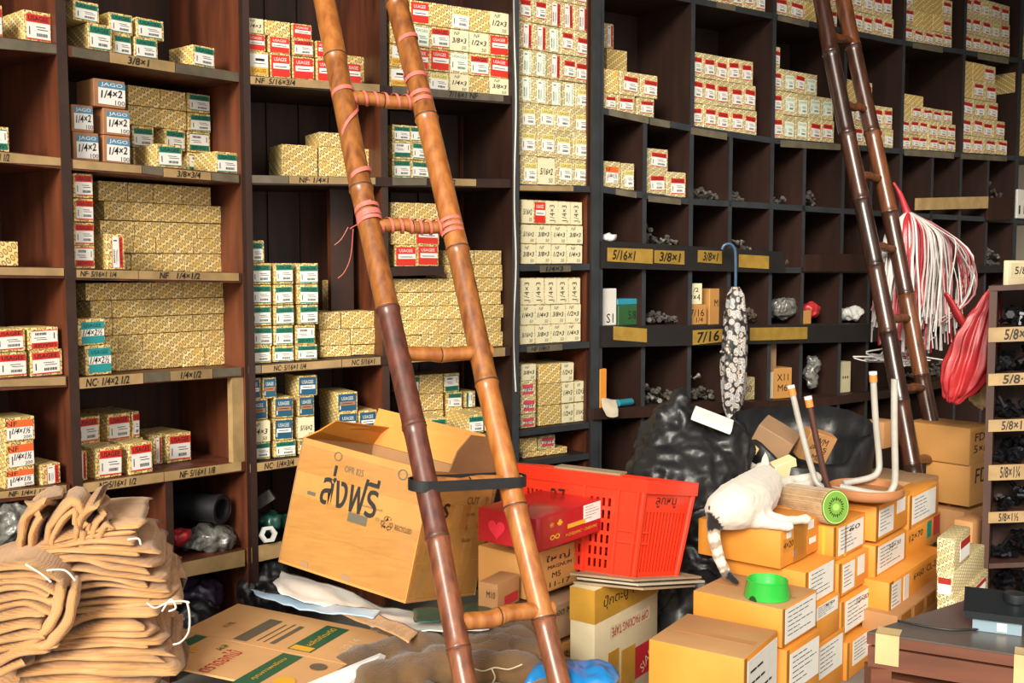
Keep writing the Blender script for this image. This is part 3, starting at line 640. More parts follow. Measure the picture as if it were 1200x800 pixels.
def pole_mesh(p0, p1, r0, r1, nodes, n=14, mats=1, seed=0):
    """bamboo culm: slight swelling and a ring at every node; nodes are fractions 0..1"""
    R = random.Random(seed); p0 = Vector(p0); p1 = Vector(p1); ax = p1 - p0; Ln = ax.length; T = ax.normalized()
    side = T.cross(Vector((0, 1, 0))).normalized()
    rings = [(0.0, 1.0, 0)]; seg = 0
    for f in nodes:
        e = 0.0042 / Ln
        rings += [(f - 7 * e, 1.0, seg), (f - 2.2 * e, 1.035, seg), (f - e, 1.075, seg), (f - .25 * e, 1.03, -1), (f + .25 * e, 1.03, seg + 1), (f + e, 1.10, seg + 1), (f + 2.2 * e, 1.03, seg + 1), (f + 7 * e, 0.99, seg + 1)]; seg += 1
    rings += [(1.0, 1.0, seg)]
    offs = {s: side * R.uniform(-.004, .004) for s in range(-1, seg + 2)}
    mb = MB(); vs = []; u = side; w = T.cross(u)
    for (f, k, s) in rings:
        c = p0 + ax * f + side * 0.006 * math.sin(f * 9 + seed); r = (r0 + (r1 - r0) * f) * k
        for j in range(n): a = 2 * PI * j / n; vs.append(c + (u * math.cos(a) + w * math.sin(a)) * r)
    fs = []; ms = []
    for i in range(len(rings) - 1):
        s = rings[i][2] if rings[i][2] == rings[i + 1][2] else -1
        for j in range(n):
            fs.append((i * n + j, i * n + (j + 1) % n, (i + 1) * n + (j + 1) % n, (i + 1) * n + j)); ms.append(0 if s < 0 else 1 + s % mats)
    k = len(rings); fs += [tuple(range(n))[::-1], tuple(range((k - 1) * n, k * n))]; ms += [0, 0]
    mb.v = [tuple(v) for v in vs]; mb.f = fs; mb.m = ms
    return mb
def onpole(P0, P1, y):          # the point of a straight pole seen at picture row y
    a, b = 0.0, 1.0
    def row(p): q = p - CAMP; return 400 - F * q.dot(_up) / q.dot(_fw)
    for _ in range(40):
        m = (a + b) / 2
        if row(P0.lerp(P1, m)) < y: a = m
        else: b = m
    return (a + b) / 2
def helix(a, b, r, turns, width=0.012, n=None, ph=0.0):
    a = Vector(a); b = Vector(b); T = (b - a).normalized(); u = T.cross(Vector((0, 0, 1)) if abs(T.z) < .9 else Vector((1, 0, 0))).normalized(); w = T.cross(u)
    n = n or int(12 * turns) + 2; mb = MB(); vs = []
    for i in range(n):
        f = i / (n - 1); an = 2 * PI * turns * f + ph; o = (u * math.cos(an) + w * math.sin(an)) * r; c = a.lerp(b, f)
        vs += [c + o - T * width / 2, c + o + T * width / 2, c + o * 0.97 + T * width / 2, c + o * 0.97 - T * width / 2]
    fs = []
    for i in range(n - 1):
        for j in range(4): fs.append((i * 4 + j, i * 4 + (j + 1) % 4, i * 4 + 4 + (j + 1) % 4, i * 4 + 4 + j))
    fs += [(0, 1, 2, 3), (n * 4 - 1, n * 4 - 2, n * 4 - 3, n * 4 - 4)]
    return mb.add(vs, fs)
# front ladder: feet on the floor between the sacks, top against the shelf
A0, A1 = at(371, -40, 3.93), at(556, 850, 2.72); B0, B1 = at(456, -40, 4.06), at(667, 850, 2.84)
def tofloor(a, b): d = b - a; return a + d * ((0.0 - a.z) / d.z)
A1 = tofloor(A0, A1); B1 = tofloor(B0, B1)
ladder = thing('bamboo_ladder', 'orange brown bamboo ladder with pink ribbon ties leaning in front', 'ladder')
pole_mesh(A0, A1, 0.040, 0.031, [onpole(A0, A1, y) for y in (68, 221, 363, 500, 631, 760)], 18, 7, 2).build('pole', ['bamboo_node', 'bamboo_tan', 'bamboo_mix', 'bamboo_mix', 'bamboo_plum', 'bamboo_plum', 'bamboo_brown', 'bamboo_brown'], ladder, 50)
pole_mesh(B0, B1, 0.041, 0.031, [onpole(B0, B1, y) for y in (5, 139, 293, 448, 593, 725)], 18, 7, 5).build('pole', ['bamboo_node', 'bamboo_brown', 'bamboo_mix', 'bamboo_tan', 'bamboo_mix', 'bamboo_orange', 'bamboo_tan', 'bamboo_brown'], ladder, 50)
def rung(ya, yb, r, name='rung', mats=('bamboo_node', 'bamboo_tan'), over=0.035, under=0.0):
    pa = A0.lerp(A1, onpole(A0, A1, ya)); pb = B0.lerp(B1, onpole(B0, B1, yb)); d = (pb - pa).normalized()
    o = pole_mesh(pa - d * under, pb + d * over, r, r, [0.45], 12, 1, ya).build(name, list(mats), ladder, 50)
    return pa, pb, o
rungs = [rung(113, 121, 0.023), rung(263, 267, 0.021), rung(415, 412, 0.023), rung(567, 562, 0.019, 'rung', ('rubber_black', 'bamboo_tan')), rung(731, 713, 0.025)]
rung(-33, -22, .022)
for (pa, pb, o), tn in ((rungs[0], 6), (rungs[1], 7)):
    helix(pa.lerp(pb, .12), pa.lerp(pb, .95), 0.0265, tn, 0.009, 90).build('ribbon_tie', 'ribbon_pink', ladder, 40)
def pole_wrap(P0, P1, ya, yb, turns, r, m='ribbon_pink', name='ribbon_tie', w=0.016, ph=0):
    helix(P0.lerp(P1, onpole(P0, P1, ya)), P0.lerp(P1, onpole(P0, P1, yb)), r, turns, w, int(turns * 20) + 8, ph).build(name, m, ladder, 40)
pole_wrap(A0, A1, 105, 112, 1.1, .0405); pole_wrap(A0, A1, 112, 160, .6, .0405, ph=2.2); pole_wrap(A0, A1, 196, 214, .8, .0405, ph=2); pole_wrap(A0, A1, 240, 264, 3.3, .041, w=.013); pole_wrap(A0, A1, 262, 244, 1.6, .0418, w=.012, ph=1)
pole_wrap(B0, B1, 40, 52, .7, .042, ph=1.5); pole_wrap(B0, B1, 88, 96, 1.1, .042); pole_wrap(B0, B1, 108, 124, 2.1, .042); pole_wrap(B0, B1, 256, 276, 3, .0415, w=.012)
pa, pb, _ = rungs[3]
rv = (pb - pa).normalized()
for s_ in (1,):
    mb = MB(); ax = rv; n_ = 40
    # flat rubber band looped around both poles and the rung
    up_ = Vector((0, 0, 1)); fr = ax.cross(up_).normalized()
    loop = []
    for i in range(n_):
        a = 2 * PI * i / n_; half = (pb - pa).length / 2; cx_ = math.cos(a); e = half if cx_ > 0 else -half
        loop.append(pa.lerp(pb, .5) + ax * (e + .047 * cx_) + fr * (.047 * math.sin(a)))
    for i in range(n_):
        a, b = loop[i], loop[(i + 1) % n_]; mid = pa.lerp(pb, .5)
        ia, ib = a + (mid - a).normalized() * .004, b + (mid - b).normalized() * .004; h = up_ * .016
        mb.hexa([a - h, b - h, ib - h, ia - h], [a + h, b + h, ib + h, ia + h])
    mb.build('rubber_strap', 'rubber_black', ladder)
for seq in ([(408, 266), (400, 280), (392, 287)], [(414, 268), (411, 300), (404, 318), (396, 326)]):
    MB().tube(spline([at(x, y, 3.5) for x, y in seq], 5), 0.0013, 5).build('loose_string', 'ribbon_pink', ladder)
fl = MB().tube(spline([at(440, 250, 3.48), at(420, 262, 3.46), at(410, 268, 3.455)], 5), [.006] * 11, 6, flat=.3); fl.build('ribbon_end', 'ribbon_pink', ladder)
# rear ladder, dark
C0, C1 = at(955, -40, 5.45), at(1081, 600, 4.72); D0, D1 = at(981, -40, 5.62), at(1117, 615, 4.9)
C1 = tofloor(C0, C1); D1 = tofloor(D0, D1)
lad2 = thing('bamboo_ladder', 'dark brown bamboo ladder leaning on the black pigeonhole wall', 'ladder')
pole_mesh(C0, C1, 0.040, 0.040, [onpole(C0, C1, y) for y in (62, 157, 235, 312, 390, 470, 545)], 14, 2, 3).build('pole', ['bamboo_black', 'bamboo_dark', 'bamboo_black'], lad2, 50)
pole_mesh(D0, D1, 0.040, 0.038, [onpole(D0, D1, y) for y in (55, 155, 250, 345, 440, 530)], 14, 2, 4).build('pole', ['bamboo_black', 'bamboo_rust', 'bamboo_dark'], lad2, 50)
def rung2(ya, yb, r=0.02):
    pa = C0.lerp(C1, onpole(C0, C1, ya)); pb = D0.lerp(D1, onpole(D0, D1, yb)); d = (pb - pa).normalized()
    pole_mesh(pa, pb + d * 0.02, r, r, [0.5], 10, 1, ya).build('rung', ['bamboo_node', 'bamboo_rust'], lad2, 50)
for ya, yb in ((40, 50), (121, 129), (205, 210), (287, 293), (372, 373), (455, 455), (539, 537)): rung2(ya, yb)
# ---------------------------------------------------------------- cartons in the foreground
mat('card_orange', '#dd9338', 0.6, var=.12, scale=5, col2='#cf8228', orand=.08)
mat('card_top', '#b98d5c', 0.7, var=.15, scale=6)
mat('card_brown', '#ba8654', 0.7, var=.2, scale=8, orand=.1)
mat('card_tan', '#c08a4a', 0.65, var=.15, scale=6)
mat('card_big', '#c98d45', 0.6, var=.22, scale=7, col2='#b97c38', bump=.15)
mat('card_grey', '#9c7a5a', 0.75, var=.15, scale=7)
mat('card_cream', '#d8c9a4', 0.7, var=.15, scale=6)
mat('card_inside', '#a97c50', 0.75, var=.2, scale=6)
mat('tape_brown', '#a9702c', 0.25, var=.2, scale=12, coat=.3)
mat('tape_amber', '#c8963a', 0.3, var=.25, scale=9, coat=.3)
mat('tape_clear', '#d8a45a', 0.12, var=.25, scale=12, stretch=(1, 1, 9), bump=.12, alpha=.3, coat=.4); mat('card_flat', '#d3a16b', .7, var=.15, scale=7)
mat('print_green', '#23573a', 0.6); mat('print_red', '#b3202b', 0.55); mat('print_yellow', '#dca52c', 0.6); mat('print_grey', '#5f5847', 0.6)
mat('box_red', '#a81a22', 0.3, var=.1, scale=8, coat=.2); mat('heart_red', '#d1283a', 0.4)
def corner_box(name, label, near, Y, phi, pxl, pxr, h, m='card_orange', zb=None, top=None, cat='carton', group=None, bev=.004):
    """carton standing at an angle: near = picture point of its nearest top corner, pxl/pxr = picture columns of the far ends of its two visible faces"""
    Nn_ = at(near[0], near[1], Y); ph = math.radians(phi); e1 = Vector((math.cos(ph), math.sin(ph))); e2 = Vector((-math.sin(ph), math.cos(ph)))
    ra, rb = ray(pxl, near[1]), ray(pxr, near[1]); a = ra.x / ra.y; b = rb.x / rb.y
    wl = (Nn_.x - a * Nn_.y) / (e1.x - a * e1.y); wr = (b * Nn_.y - Nn_.x) / (e2.x - b * e2.y)
    if zb is not None: h = Nn_.z - zb
    bm = bevel_box(wl, wr, h, bev, 2); bmesh.ops.translate(bm, verts=bm.verts, vec=(-wl / 2, 0, 0)); bm.normal_update()
    me = bm_mesh(bm, name, [m, top or m], 40)
    if top:
        for p in me.polygons:
            if p.normal.z > .9: p.material_index = 1
    o = obj(name, me, None, (Nn_.x, Nn_.y, Nn_.z - h), ph); tag(o, label, cat, group)
    o['w'] = wl; o['d'] = wr; o['h'] = h
    return o
def onface(o, side, x0, x1, z0, z1, mats, fn=None, name='paper_label', th=.0012, bend=0):
    """thin sheet on a carton face; fractions of the face; fn(mb, W, H) adds print in the sheet's own x, z"""
    w = o['w'] if side in 'LT' else o['d']; hh = o['h'] if side != 'T' else o['d']
    mb = MB(); W = (x1 - x0) * w; Hh = (z1 - z0) * hh
    mb.box((0, -th, 0), (W, 0, Hh), 0)
    if fn: fn(mb, W, Hh)
    if side == 'L': mt = frame((-w + x0 * w, -.0004, z0 * hh), (1, 0, 0), (0, 0, 1))
    elif side == 'R': mt = frame((.0004, x0 * w, z0 * hh), (0, 1, 0), (0, 0, 1))
    else: mt = frame((-w + x0 * w, z0 * hh, o['h'] + .0004), (1, 0, 0), (0, 1, 0))
    mb.v = [tuple(mt @ Vector(v)) for v in mb.v]
    return mb.build(name, mats, o)
def lines(n=6, seed=0, word=None):
    def f(mb, W, Hh):
        R = random.Random(seed)
        for i in range(n):
            z = Hh * (.88 - .8 * i / n); x = W * .08; e = W * R.uniform(.45, .9)
            while x < e:
                l = W * R.uniform(.08, .22); mb.box((x, -.002, z - Hh * .010), (min(x + l, e), -.0012, z + Hh * .010), 1); x += l + W * .03
        if word: mb.text(word, W * .62, Hh * .78, Hh * .17, y=-.0022, mi=1, w=W * .45, shear=.15)
    return f
def words(*items):
    def f(mb, W, Hh):
        for (st, cx, cz, h, w) in items: mb.text(st, W * cx, Hh * cz, Hh * h, y=-.002, mi=1, w=(W * w if w else None), shear=.1)
    return f
PHI = -39
def ocarton(label, near, Y, pxl, pxr, h, lab=(.1, .92, .08, .92), word=None, seed=0, zb=None, phi=PHI, top=None, n=6):
    o = corner_box('shipping_carton', label, near, Y, phi, pxl, pxr, h, 'card_orange', zb, top, group='orange cartons around the cat')
    if lab: onface(o, 'R', *lab, ['paper_white', 'ink'], lines(n, seed, word), 'address_label'); onface(o, 'R', 0.005, .07, .01, .99, ['tape_brown'], None, 'packing_tape', .0008)
    return o
ca = ocarton('orange carton in front of the one carrying the green bowl', (872, 772), 3.0, 760, 911, 0, (.1, .97, .08, .95), zb=0.0, seed=1, top='card_top', n=7, phi=-33)
onface(ca, 'T', .1, .95, .40, .52, ['card_brown', 'ink'], None, 'tape_seam', .0008)
cb = ocarton('orange carton with the green bowl on its lid', (917, 714), 3.26, 812, 957, .125, (.08, .95, .06, .94), seed=2, top='card_top')
onface(cb, 'T', .05, .95, .44, .54, ['card_brown', 'ink'], None, 'tape_seam', .0008)
zc = cb.location.z
cc = ocarton('orange carton directly under the bowl carton', (922, 762), 3.27, 820, 961, 0, (.1, .95, .5, .93), seed=3, zb=0.0)
cc.location.z -= max(0, cc.location.z + cc['h'] - zc + .0005); cc.scale.z = (zc - .0005) / cc['h'] if cc['h'] > zc else 1; cc.location.z = 0
cd = ocarton('orange carton the white cat is lying on', (915, 623), 3.56, 818, 962, .13, None)
onface(cd, 'R', .3, .62, .0, 1, ['tape_brown', 'ink'], None, 'packing_tape')
onface(cd, 'R', .05, .3, .4, .75, ['card_orange', 'ink'], words(('4×20', .5, .5, .5, .9)), 'handwriting', .0003)
for i, (a, b, c, d) in enumerate(((.14, .24, .74, .9), (.66, .8, .72, .95), (.7, .86, .3, .46), (.3, .38, .18, .32))): onface(cd, 'R', a, b, c, d, ['paper_white'], None, 'torn_paper')
ce = ocarton('orange carton directly under the cat\'s carton', (944, 671), 3.545, 849, 979, .125, (.12, .92, .05, .95), seed=4)
ze = ce.location.z
ch = ocarton('orange carton with scribbled label behind the bowl carton', (955, 712), 3.56, 880, 984, 0, (.05, .9, .62, .97), '50', 5, zb=.2)
ch2 = ocarton('lowest orange carton beside the green bowl column', (957, 757), 3.57, 880, 990, 0, (.05, .9, .35, .93), None, 6, zb=0.0)
f1 = ocarton('orange carton with yellow strap beside the fruit cushion end', (977, 618), 3.77, 930, 1015, .128, (.15, .9, .1, .9), '60', 7)
onface(f1, 'R', .32, .38, 0, 1, ['print_yellow'], None, 'strap'); onface(f1, 'L', .72, .80, 0, 1, ['print_yellow'], None, 'strap')
f2 = ocarton('orange carton with torn label under the yellow-strapped one', (983, 661), 3.76, 930, 1022, .128, (.12, .45, .1, .9), None, 8)
onface(f2, 'R', .55, .75, .35, .9, ['paper_white'], None, 'torn_paper')
f3 = ocarton('orange carton lettered 10x80 beside the wooden table', (986, 706), 3.75, 930, 1024, .128, (.12, .92, .06, .94), '10×80', 9)
f4 = ocarton('lowest orange carton by the table leg', (993, 754), 3.75, 940, 1024, 0, (.2, .8, .3, .95), None, 10, zb=0.0)
g1 = ocarton('orange carton under the upturned stool seat', (1027, 594), 3.98, 985, 1066, .135, (.08, .5, .1, .85), None, 11)
onface(g1, 'R', .6, .85, .5, .9, ['paper_white'], None, 'torn_paper')
g2 = ocarton('orange carton with white label below the stool carton', (1026, 640), 3.97, 985, 1062, .13, (.08, .92, .12, .92), '50×30', 12)
g3 = ocarton('orange carton lettered CL-21 above the table edge', (1042, 683), 3.90, 1010, 1104, .13, (.04, .2, .1, .9), None, 13)
onface(g3, 'R', .25, .34, .1, .9, ['paper_white'], None, 'torn_paper'); onface(g3, 'R', .4, .9, .5, .9, ['card_orange', 'ink'], words(('6×60  CL-21', .5, .5, .5, .9)), 'handwriting', .0003)
g4 = ocarton('orange carton with white sheet beside the dark ladder foot', (1066, 581), 4.25, 1040, 1100, .14, (.1, .88, .1, .9), None, 14)
g5 = ocarton('orange carton with green and maroon tape marks', (1060, 623), 4.22, 1036, 1102, .125, None)
onface(g5, 'R', .1, .5, .5, .85, ['card_orange', 'ink'], words(('12×70', .5, .5, .6, .9)), 'handwriting', .0003)
onface(g5, 'R', .60, .72, .35, .9, ['lab_green'], None, 'green_tape'); onface(g5, 'R', .78, .95, .3, .95, ['lab_dred'], None, 'maroon_tape')
g6 = corner_box('brown_carton', 'low brown carton squeezed behind the wooden table', (1052, 722), 3.84, PHI, 1010, 1110, 0, 'card_brown', 0.0, group='orange cartons around the cat')
for i in range(4): onface(g6, 'R', .06 + i * .24, .24 + i * .24, .75, .97, ['tape_brown', 'ink'], None, 'packing_tape')
for o, tgt in ((ch, None),):
    pass
# patterned cartons at the foot of the rack
def pcarton(label, near, Y, phi, pxl, pxr, h, zb=None, labs=()):
    Nn_ = at(near[0], near[1], Y); o = corner_box('patterned_carton', label, near, Y, phi, pxl, pxr, h, 'gold_pale', zb, None, group='patterned cartons by the bolt rack')
    bm = bmesh.new(); bm.from_mesh(o.data); bm.normal_update(); uvbox(bm); bm.to_mesh(o.data); bm.free()
    for s, a, b, c, d in labs:
        def red(mb, W, Hh): mb.box((0, -.002, Hh * .62), (W, -.0011, Hh), 1)
        onface(o, s, a, b, c, d, ['paper_white', 'lab_dred'], red)
    return o
p1 = pcarton('tall gold patterned carton on top, beside the bolt rack', (1119, 632), 3.75, -36, 1098, 1137, .135, labs=(('R', .35, .95, .25, .8),))
p2 = pcarton('gold patterned carton with red label at the front, mid stack', (1117, 672), 3.73, -36, 1098, 1153, .10, labs=(('L', .1, .9, .2, .8),))
p3 = pcarton('lowest gold patterned carton with two red labels by the table', (1121, 704), 3.72, -36, 1098, 1157, 0, zb=0.0, labs=(('R', .1, .38, .80, .93), ('R', .5, .9, .80, .94)))
# plain cartons behind
k1 = corner_box('large_carton', 'large tan carton lettered FD behind the dark ladder', (1137, 502), 4.75, -48, 1062, 1162, .17, 'card_tan', cat='carton', group='cartons behind the dark ladder')
onface(k1, 'R', .05, .95, .2, .9, ['card_tan', 'ink'], words(('FD.', .5, .75, .3, .6), ('5×6', .5, .3, .3, .7)), 'handwriting', .0003)
k2 = corner_box('large_carton', 'tan carton directly under the FD carton', (1137, 543), 4.76, -48, 1085, 1163, .2, 'card_tan', group='cartons behind the dark ladder')
onface(k2, 'R', .05, .95, .4, .95, ['card_tan', 'ink'], words(('FD', .5, .5, .6, .6)), 'handwriting', .0003)
k3 = corner_box('large_carton', 'brown carton at the foot of the stack behind the dark ladder', (1130, 600), 4.76, -48, 1075, 1163, 0, 'card_brown', zb=0.0, group='cartons behind the dark ladder')
k4 = corner_box('large_carton', 'flat brown carton behind the upturned stool', (1072, 566), 4.5, -45, 1000, 1100, 0, 'card_brown', zb=0.0, top='card_grey', group='cartons behind the dark ladder')
k5 = corner_box('small_carton', 'small worn carton under the pigeonholes behind the stool legs', (1036, 495), 4.75, -48, 1012, 1052, .12, 'card_brown', group='cartons behind the dark ladder')
k6 = corner_box('tan_block_carton', 'worn tan carton at ladder foot behind the patterned stack', (1140, 612), 4.3, -48, 1118, 1158, 0, 'card_brown', zb=0.0, group='cartons behind the dark ladder')

# ---------------------------------------------------------------- cartons under the red crate
q1 = corner_box('brown_carton', 'brown carton lettered 11-17 under the flat red box', (616, 652), 3.42, -42, 560, 678, .145, 'card_tan', group='cartons under the red crate')
onface(q1, 'R', .3, .95, .05, .95, ['card_tan', 'ink'], words(('ใหญ่', .45, .80, .2, .7), ('MAGNUM', .5, .58, .1, .7), ('M5', .4, .36, .14, .25), ('11-17', .5, .12, .13, .6)), 'handwriting', .0003)
q2 = corner_box('brown_carton', 'grey brown carton under the 11-17 carton', (640, 712), 3.44, -42, 580, 696, .125, 'card_grey', group='cartons under the red crate')
onface(q2, 'R', .1, .95, .6, .95, ['card_grey', 'ink'], words(('น็อต M12-M70', .5, .5, .6, .9),), 'handwriting', .0003)
q3 = corner_box('brown_carton', 'tan carton with red edge at the blue bag', (642, 762), 3.45, -42, 580, 698, 0, 'card_tan', zb=0.0, group='cartons under the red crate')
onface(q3, 'R', .15, .7, .75, .9, ['card_tan', 'ink'], words(('สปริง-38', .5, .5, .8, .9),), 'handwriting', .0003); onface(q3, 'R', .82, .95, .3, .99, ['print_red'], None, 'red_edge')
q4 = corner_box('small_carton', 'small taped carton beside the front ladder under the open carton', (583, 685), 3.28, -30, 560, 609, .09, 'card_brown', group='cartons under the red crate')
onface(q4, 'R', .3, .9, .1, .45, ['print_red', 'ink'], None, 'print_block'); onface(q4, 'L', .4, .95, .4, .8, ['card_brown', 'ink'], words(('M10', .5, .5, .6, .8)), 'handwriting', .0003)
q5 = corner_box('packing_tape_carton', 'tall cream carton lettered OPP PACKING TAPE upside down', (697, 692), 3.42, -36, 668, 771, 0, 'card_cream', zb=0.0, group='cartons under the red crate')
onface(q5, 'R', .0, 1, .74, 1, ['tape_amber', 'ink'], words(('ปุ๊กตะปู 16×150', .55, .5, .42, .85),), 'packing_tape', .0008)
onface(q5, 'L', .0, 1, .74, 1, ['tape_amber', 'ink'], None, 'packing_tape', .0008)
def opp(mb, W, Hh): mb.text('OPP PACKING TAPE', W * .5, Hh * .5, Hh * .7, y=-.002, mi=1, w=W * .9, rot=PI)
onface(q5, 'R', .22, .86, .56, .66, ['card_cream', 'print_red'], opp, 'printed_lettering', .0004)
onface(q5, 'R', .60, .98, .12, .38, ['print_red', 'card_cream'], lambda mb, W, Hh: mb.text('SIAM', W * .55, Hh * .45, Hh * .3, y=-.002, mi=1, w=W * .6, rot=.6), 'red_print', .0004)
onface(q5, 'R', .2, .36, .1, .46, ['tape_amber'], None, 'tape_patch'); onface(q5, 'R', .4, .62, .1, .42, ['tape_amber'], None, 'tape_patch')
# flat red gift carton
rb_ = corner_box('flat_red_carton', 'flat glossy red carton with gold print in front of the crate', (632, 607), 3.28, -38, 560, 706, .11, 'box_red')
def gold_print(mb, W, Hh):
    mb.text('❀ ♣', W * .22, Hh * .72, Hh * .2, y=-.002, mi=1, w=W * .22); mb.text('∞', W * .2, Hh * .3, Hh * .16, y=-.002, mi=1, w=W * .16); mb.text('P-CHESHMIC・CHESHMIC', W * .66, Hh * .22, Hh * .1, y=-.002, mi=1, w=W * .55)
    mb.box((W * .42, -.002, Hh * .42), (W * .72, -.001, Hh * .56), 1)
onface(rb_, 'R', .04, .96, .05, .95, ['box_red', 'print_yellow'], gold_print, 'gold_print', .0003)
onface(rb_, 'R', .68, .96, .42, .96, ['paper_white', 'ink'], lines(5, 3), 'price_label')
def hearts(mb, W, Hh):
    for cx in (.3, .75):
        pts = []
        for i in range(24):
            a = 2 * PI * i / 24; x = 16 * math.sin(a) ** 3; z = 13 * math.cos(a) - 5 * math.cos(2 * a) - 2 * math.cos(3 * a) - math.cos(4 * a)
            pts.append((W * cx + x * Hh * .022, -.002, Hh * .45 + z * Hh * .022))
        mb.add(pts, [tuple(range(24))[::-1]], 1)
onface(rb_, 'L', .05, .95, .05, .95, ['box_red', 'heart_red'], hearts, 'heart_print', .0003)

# ---------------------------------------------------------------- open shipping carton, leaning
lt, lb = at(355, 512, 3.52), at(326, 658, 3.5); nt_, nb_ = at(507, 552, 3.35), at(475, 707, 3.33); rt, rbm = at(580, 557, 3.66), at(557, 697, 3.64)
bt, bb = lt + rt - nt_, lb + rbm - nb_
big = thing('open_shipping_carton', 'big open tan carton with bold Thai lettering behind the ladder', 'carton', nb_)
def wpt(p): return Vector(p) - big.location
def panel(name, a, b, c, d, m, th=.005, extra=None, parent=big):
    """slab with outer corners a,b (bottom) c,d (top), thickness inward"""
    a, b, c, d = map(wpt, (a, b, c, d)); n = (b - a).cross(d - a).normalized() * th
    mb = MB().hexa([a, b, b - n, a - n], [d, c, c - n, d - n])
    return mb.build(name, m, parent)
fp = panel('front_panel', lb, nb_, nt_, lt, 'card_big'); rp = panel('side_panel', nb_, rbm, rt, nt_, 'card_big'); panel('side_panel', bb, lb, lt, bt, 'card_inside'); panel('back_panel', rbm, bb, bt, rt, 'card_inside')
panel('bottom_panel', lb, bb, rbm, nb_, 'card_inside')
upn = (lt - lb).normalized()
def flap(name, a, b, out, L1, sk=.06, m='card_orange'):
    a = Vector(a); b = Vector(b); e = (b - a); o1 = a + e * sk + out * L1; o2 = b - e * sk + out * L1
    n = e.cross(out).normalized() * .005
    mid1 = a + e * .02 + out * L1 * .5 + n * 2; mid2 = b - e * .02 + out * L1 * .55 - n * 1.5
    mb = MB(); A, Bb, C_, D_, E_, G_ = map(wpt, (a, b, mid2, mid1, o2, o1))
    mb.hexa([A, Bb, Bb + n, A + n], [D_, C_, C_ + n, D_ + n]); mb.hexa([D_, C_, C_ + n, D_ + n], [G_, E_, E_ + n, G_ + n])
    return mb.build(name, m, big)
bdir = (bt - nt_).normalized()
flap('flap', bt, rt, (upn * .75 + Vector((-.2, .3, .0))).normalized(), .14)
flap('flap', lt, bt, (upn * .3 + Vector((.5, .2, .1))).normalized(), .10, .1, 'card_orange')
flap('flap', rt, nt_.lerp(rt, .25), (upn * .9 + Vector((.06, .1, 0))).normalized(), .13, .25, 'card_inside')
def facetext(o_, x_, z_, st, fx, fz, h, w, m, parent, rot=0, name='lettering', bold=False):
    X = Vector(x_); Z = Vector(z_); o = Vector(o_) + X * fx + Z * fz; mt = frame(wpt(o), X, Z); nrm = -Vector((mt[0][1], mt[1][1], mt[2][1])) * .0022
    mb = MB().text(st, 0, 0, h, w=w, M4=Matrix.Translation(nrm) @ mt, rot=rot, bold=bold); mb.build(name, m, parent)
FX, FZ = nb_ - lb, lt - lb
facetext(lb, FX, FZ, 'ส่งฟรี', .44, .70, .135, .21, 'ink', fp, name='thai_lettering', bold=.010)
facetext(lb, FX, FZ, 'OPR 825', .44, .855, .022, .07, 'print_grey', fp); facetext(lb, FX, FZ, 'RECYCLED', .88, .53, .016, .06, 'ink', fp)
facetext(lb, FX, FZ, '♻', .755, .54, .045, .045, 'ink', fp, name='recycle_mark'); facetext(lb, FX, FZ, '○', .30, .93, .03, .03, 'print_grey', fp, name='round_mark'); facetext(lb, FX, FZ, '○', .80, .93, .035, .035, 'print_grey', fp, name='round_mark')
facetext(lb, FX, FZ, '○', .68, .55, .012, .012, 'print_grey', fp, name='round_mark'); facetext(lb, FX, FZ, 'ขนส่งฟรีทุกที่', .62, .62, .012, .08, 'print_grey', fp)
RX, RZ = rbm - nb_, rt - nb_ - (rbm - nb_)
facetext(nb_, RX, nt_ - nb_, 'PS', .24, .70, .05, .075, 'ink', rp, bold=True)
for (fx, fz, st) in ((.66, .78, 'CUT'), (.86, .78, '⚿'), (.64, .56, 'f'), (.86, .56, 'Y'), (.66, .46, 'GROUP'), (.66, .67, 'DELIVERY')):
    facetext(nb_, RX, nt_ - nb_, st, fx, fz, .025 if len(st) < 4 else .01, None if len(st) < 4 else .05, 'ink', rp, name='icon')
for (fx, fz, w, h, m) in ((.46, .47, .07, .03, 'print_grey'), (.12, .58, .03, .012, 'print_grey')):
    o = lb + FX * fx + FZ * fz; mt = frame(wpt(o), FX, FZ); MB().box((0, -.0018, 0), (w, -.0006, h), M4=mt).build('printed_block', m, fp)
for (fx, w) in ((.18, .025), (.5, .03)):
    o = lb + FX * fx + FZ * .02; mt = frame(wpt(o), FX, FZ); MB().box((0, -.0018, 0), (w, -.0006, .02), M4=mt).build('brown_patch', 'card_grey', fp)
for fz, hh_ in ((.02, .12), (.30, .11), (.74, .09)):
    o = lb + FX * .01 + FZ * fz; mt = frame(wpt(o), FX, FZ); MB().box((0, -.0008, 0), (FX.length * .98, -.0002, hh_), M4=mt).build('clear_tape', 'tape_clear', fp)
    o = nb_ + RX * .02 + (nt_ - nb_) * fz; mt = frame(wpt(o), RX, nt_ - nb_); MB().box((0, -.0008, 0), (RX.length * .96, -.0002, hh_), M4=mt).build('clear_tape', 'tape_clear', rp)
for fx in (.1, .38, .63): o = nb_ + RX * fx + (nt_ - nb_) * .03; mt = frame(wpt(o), RX, nt_ - nb_); MB().box((0, -.0014, 0), (.05, -.0009, .32), M4=mt).build('clear_tape', 'tape_clear', rp)
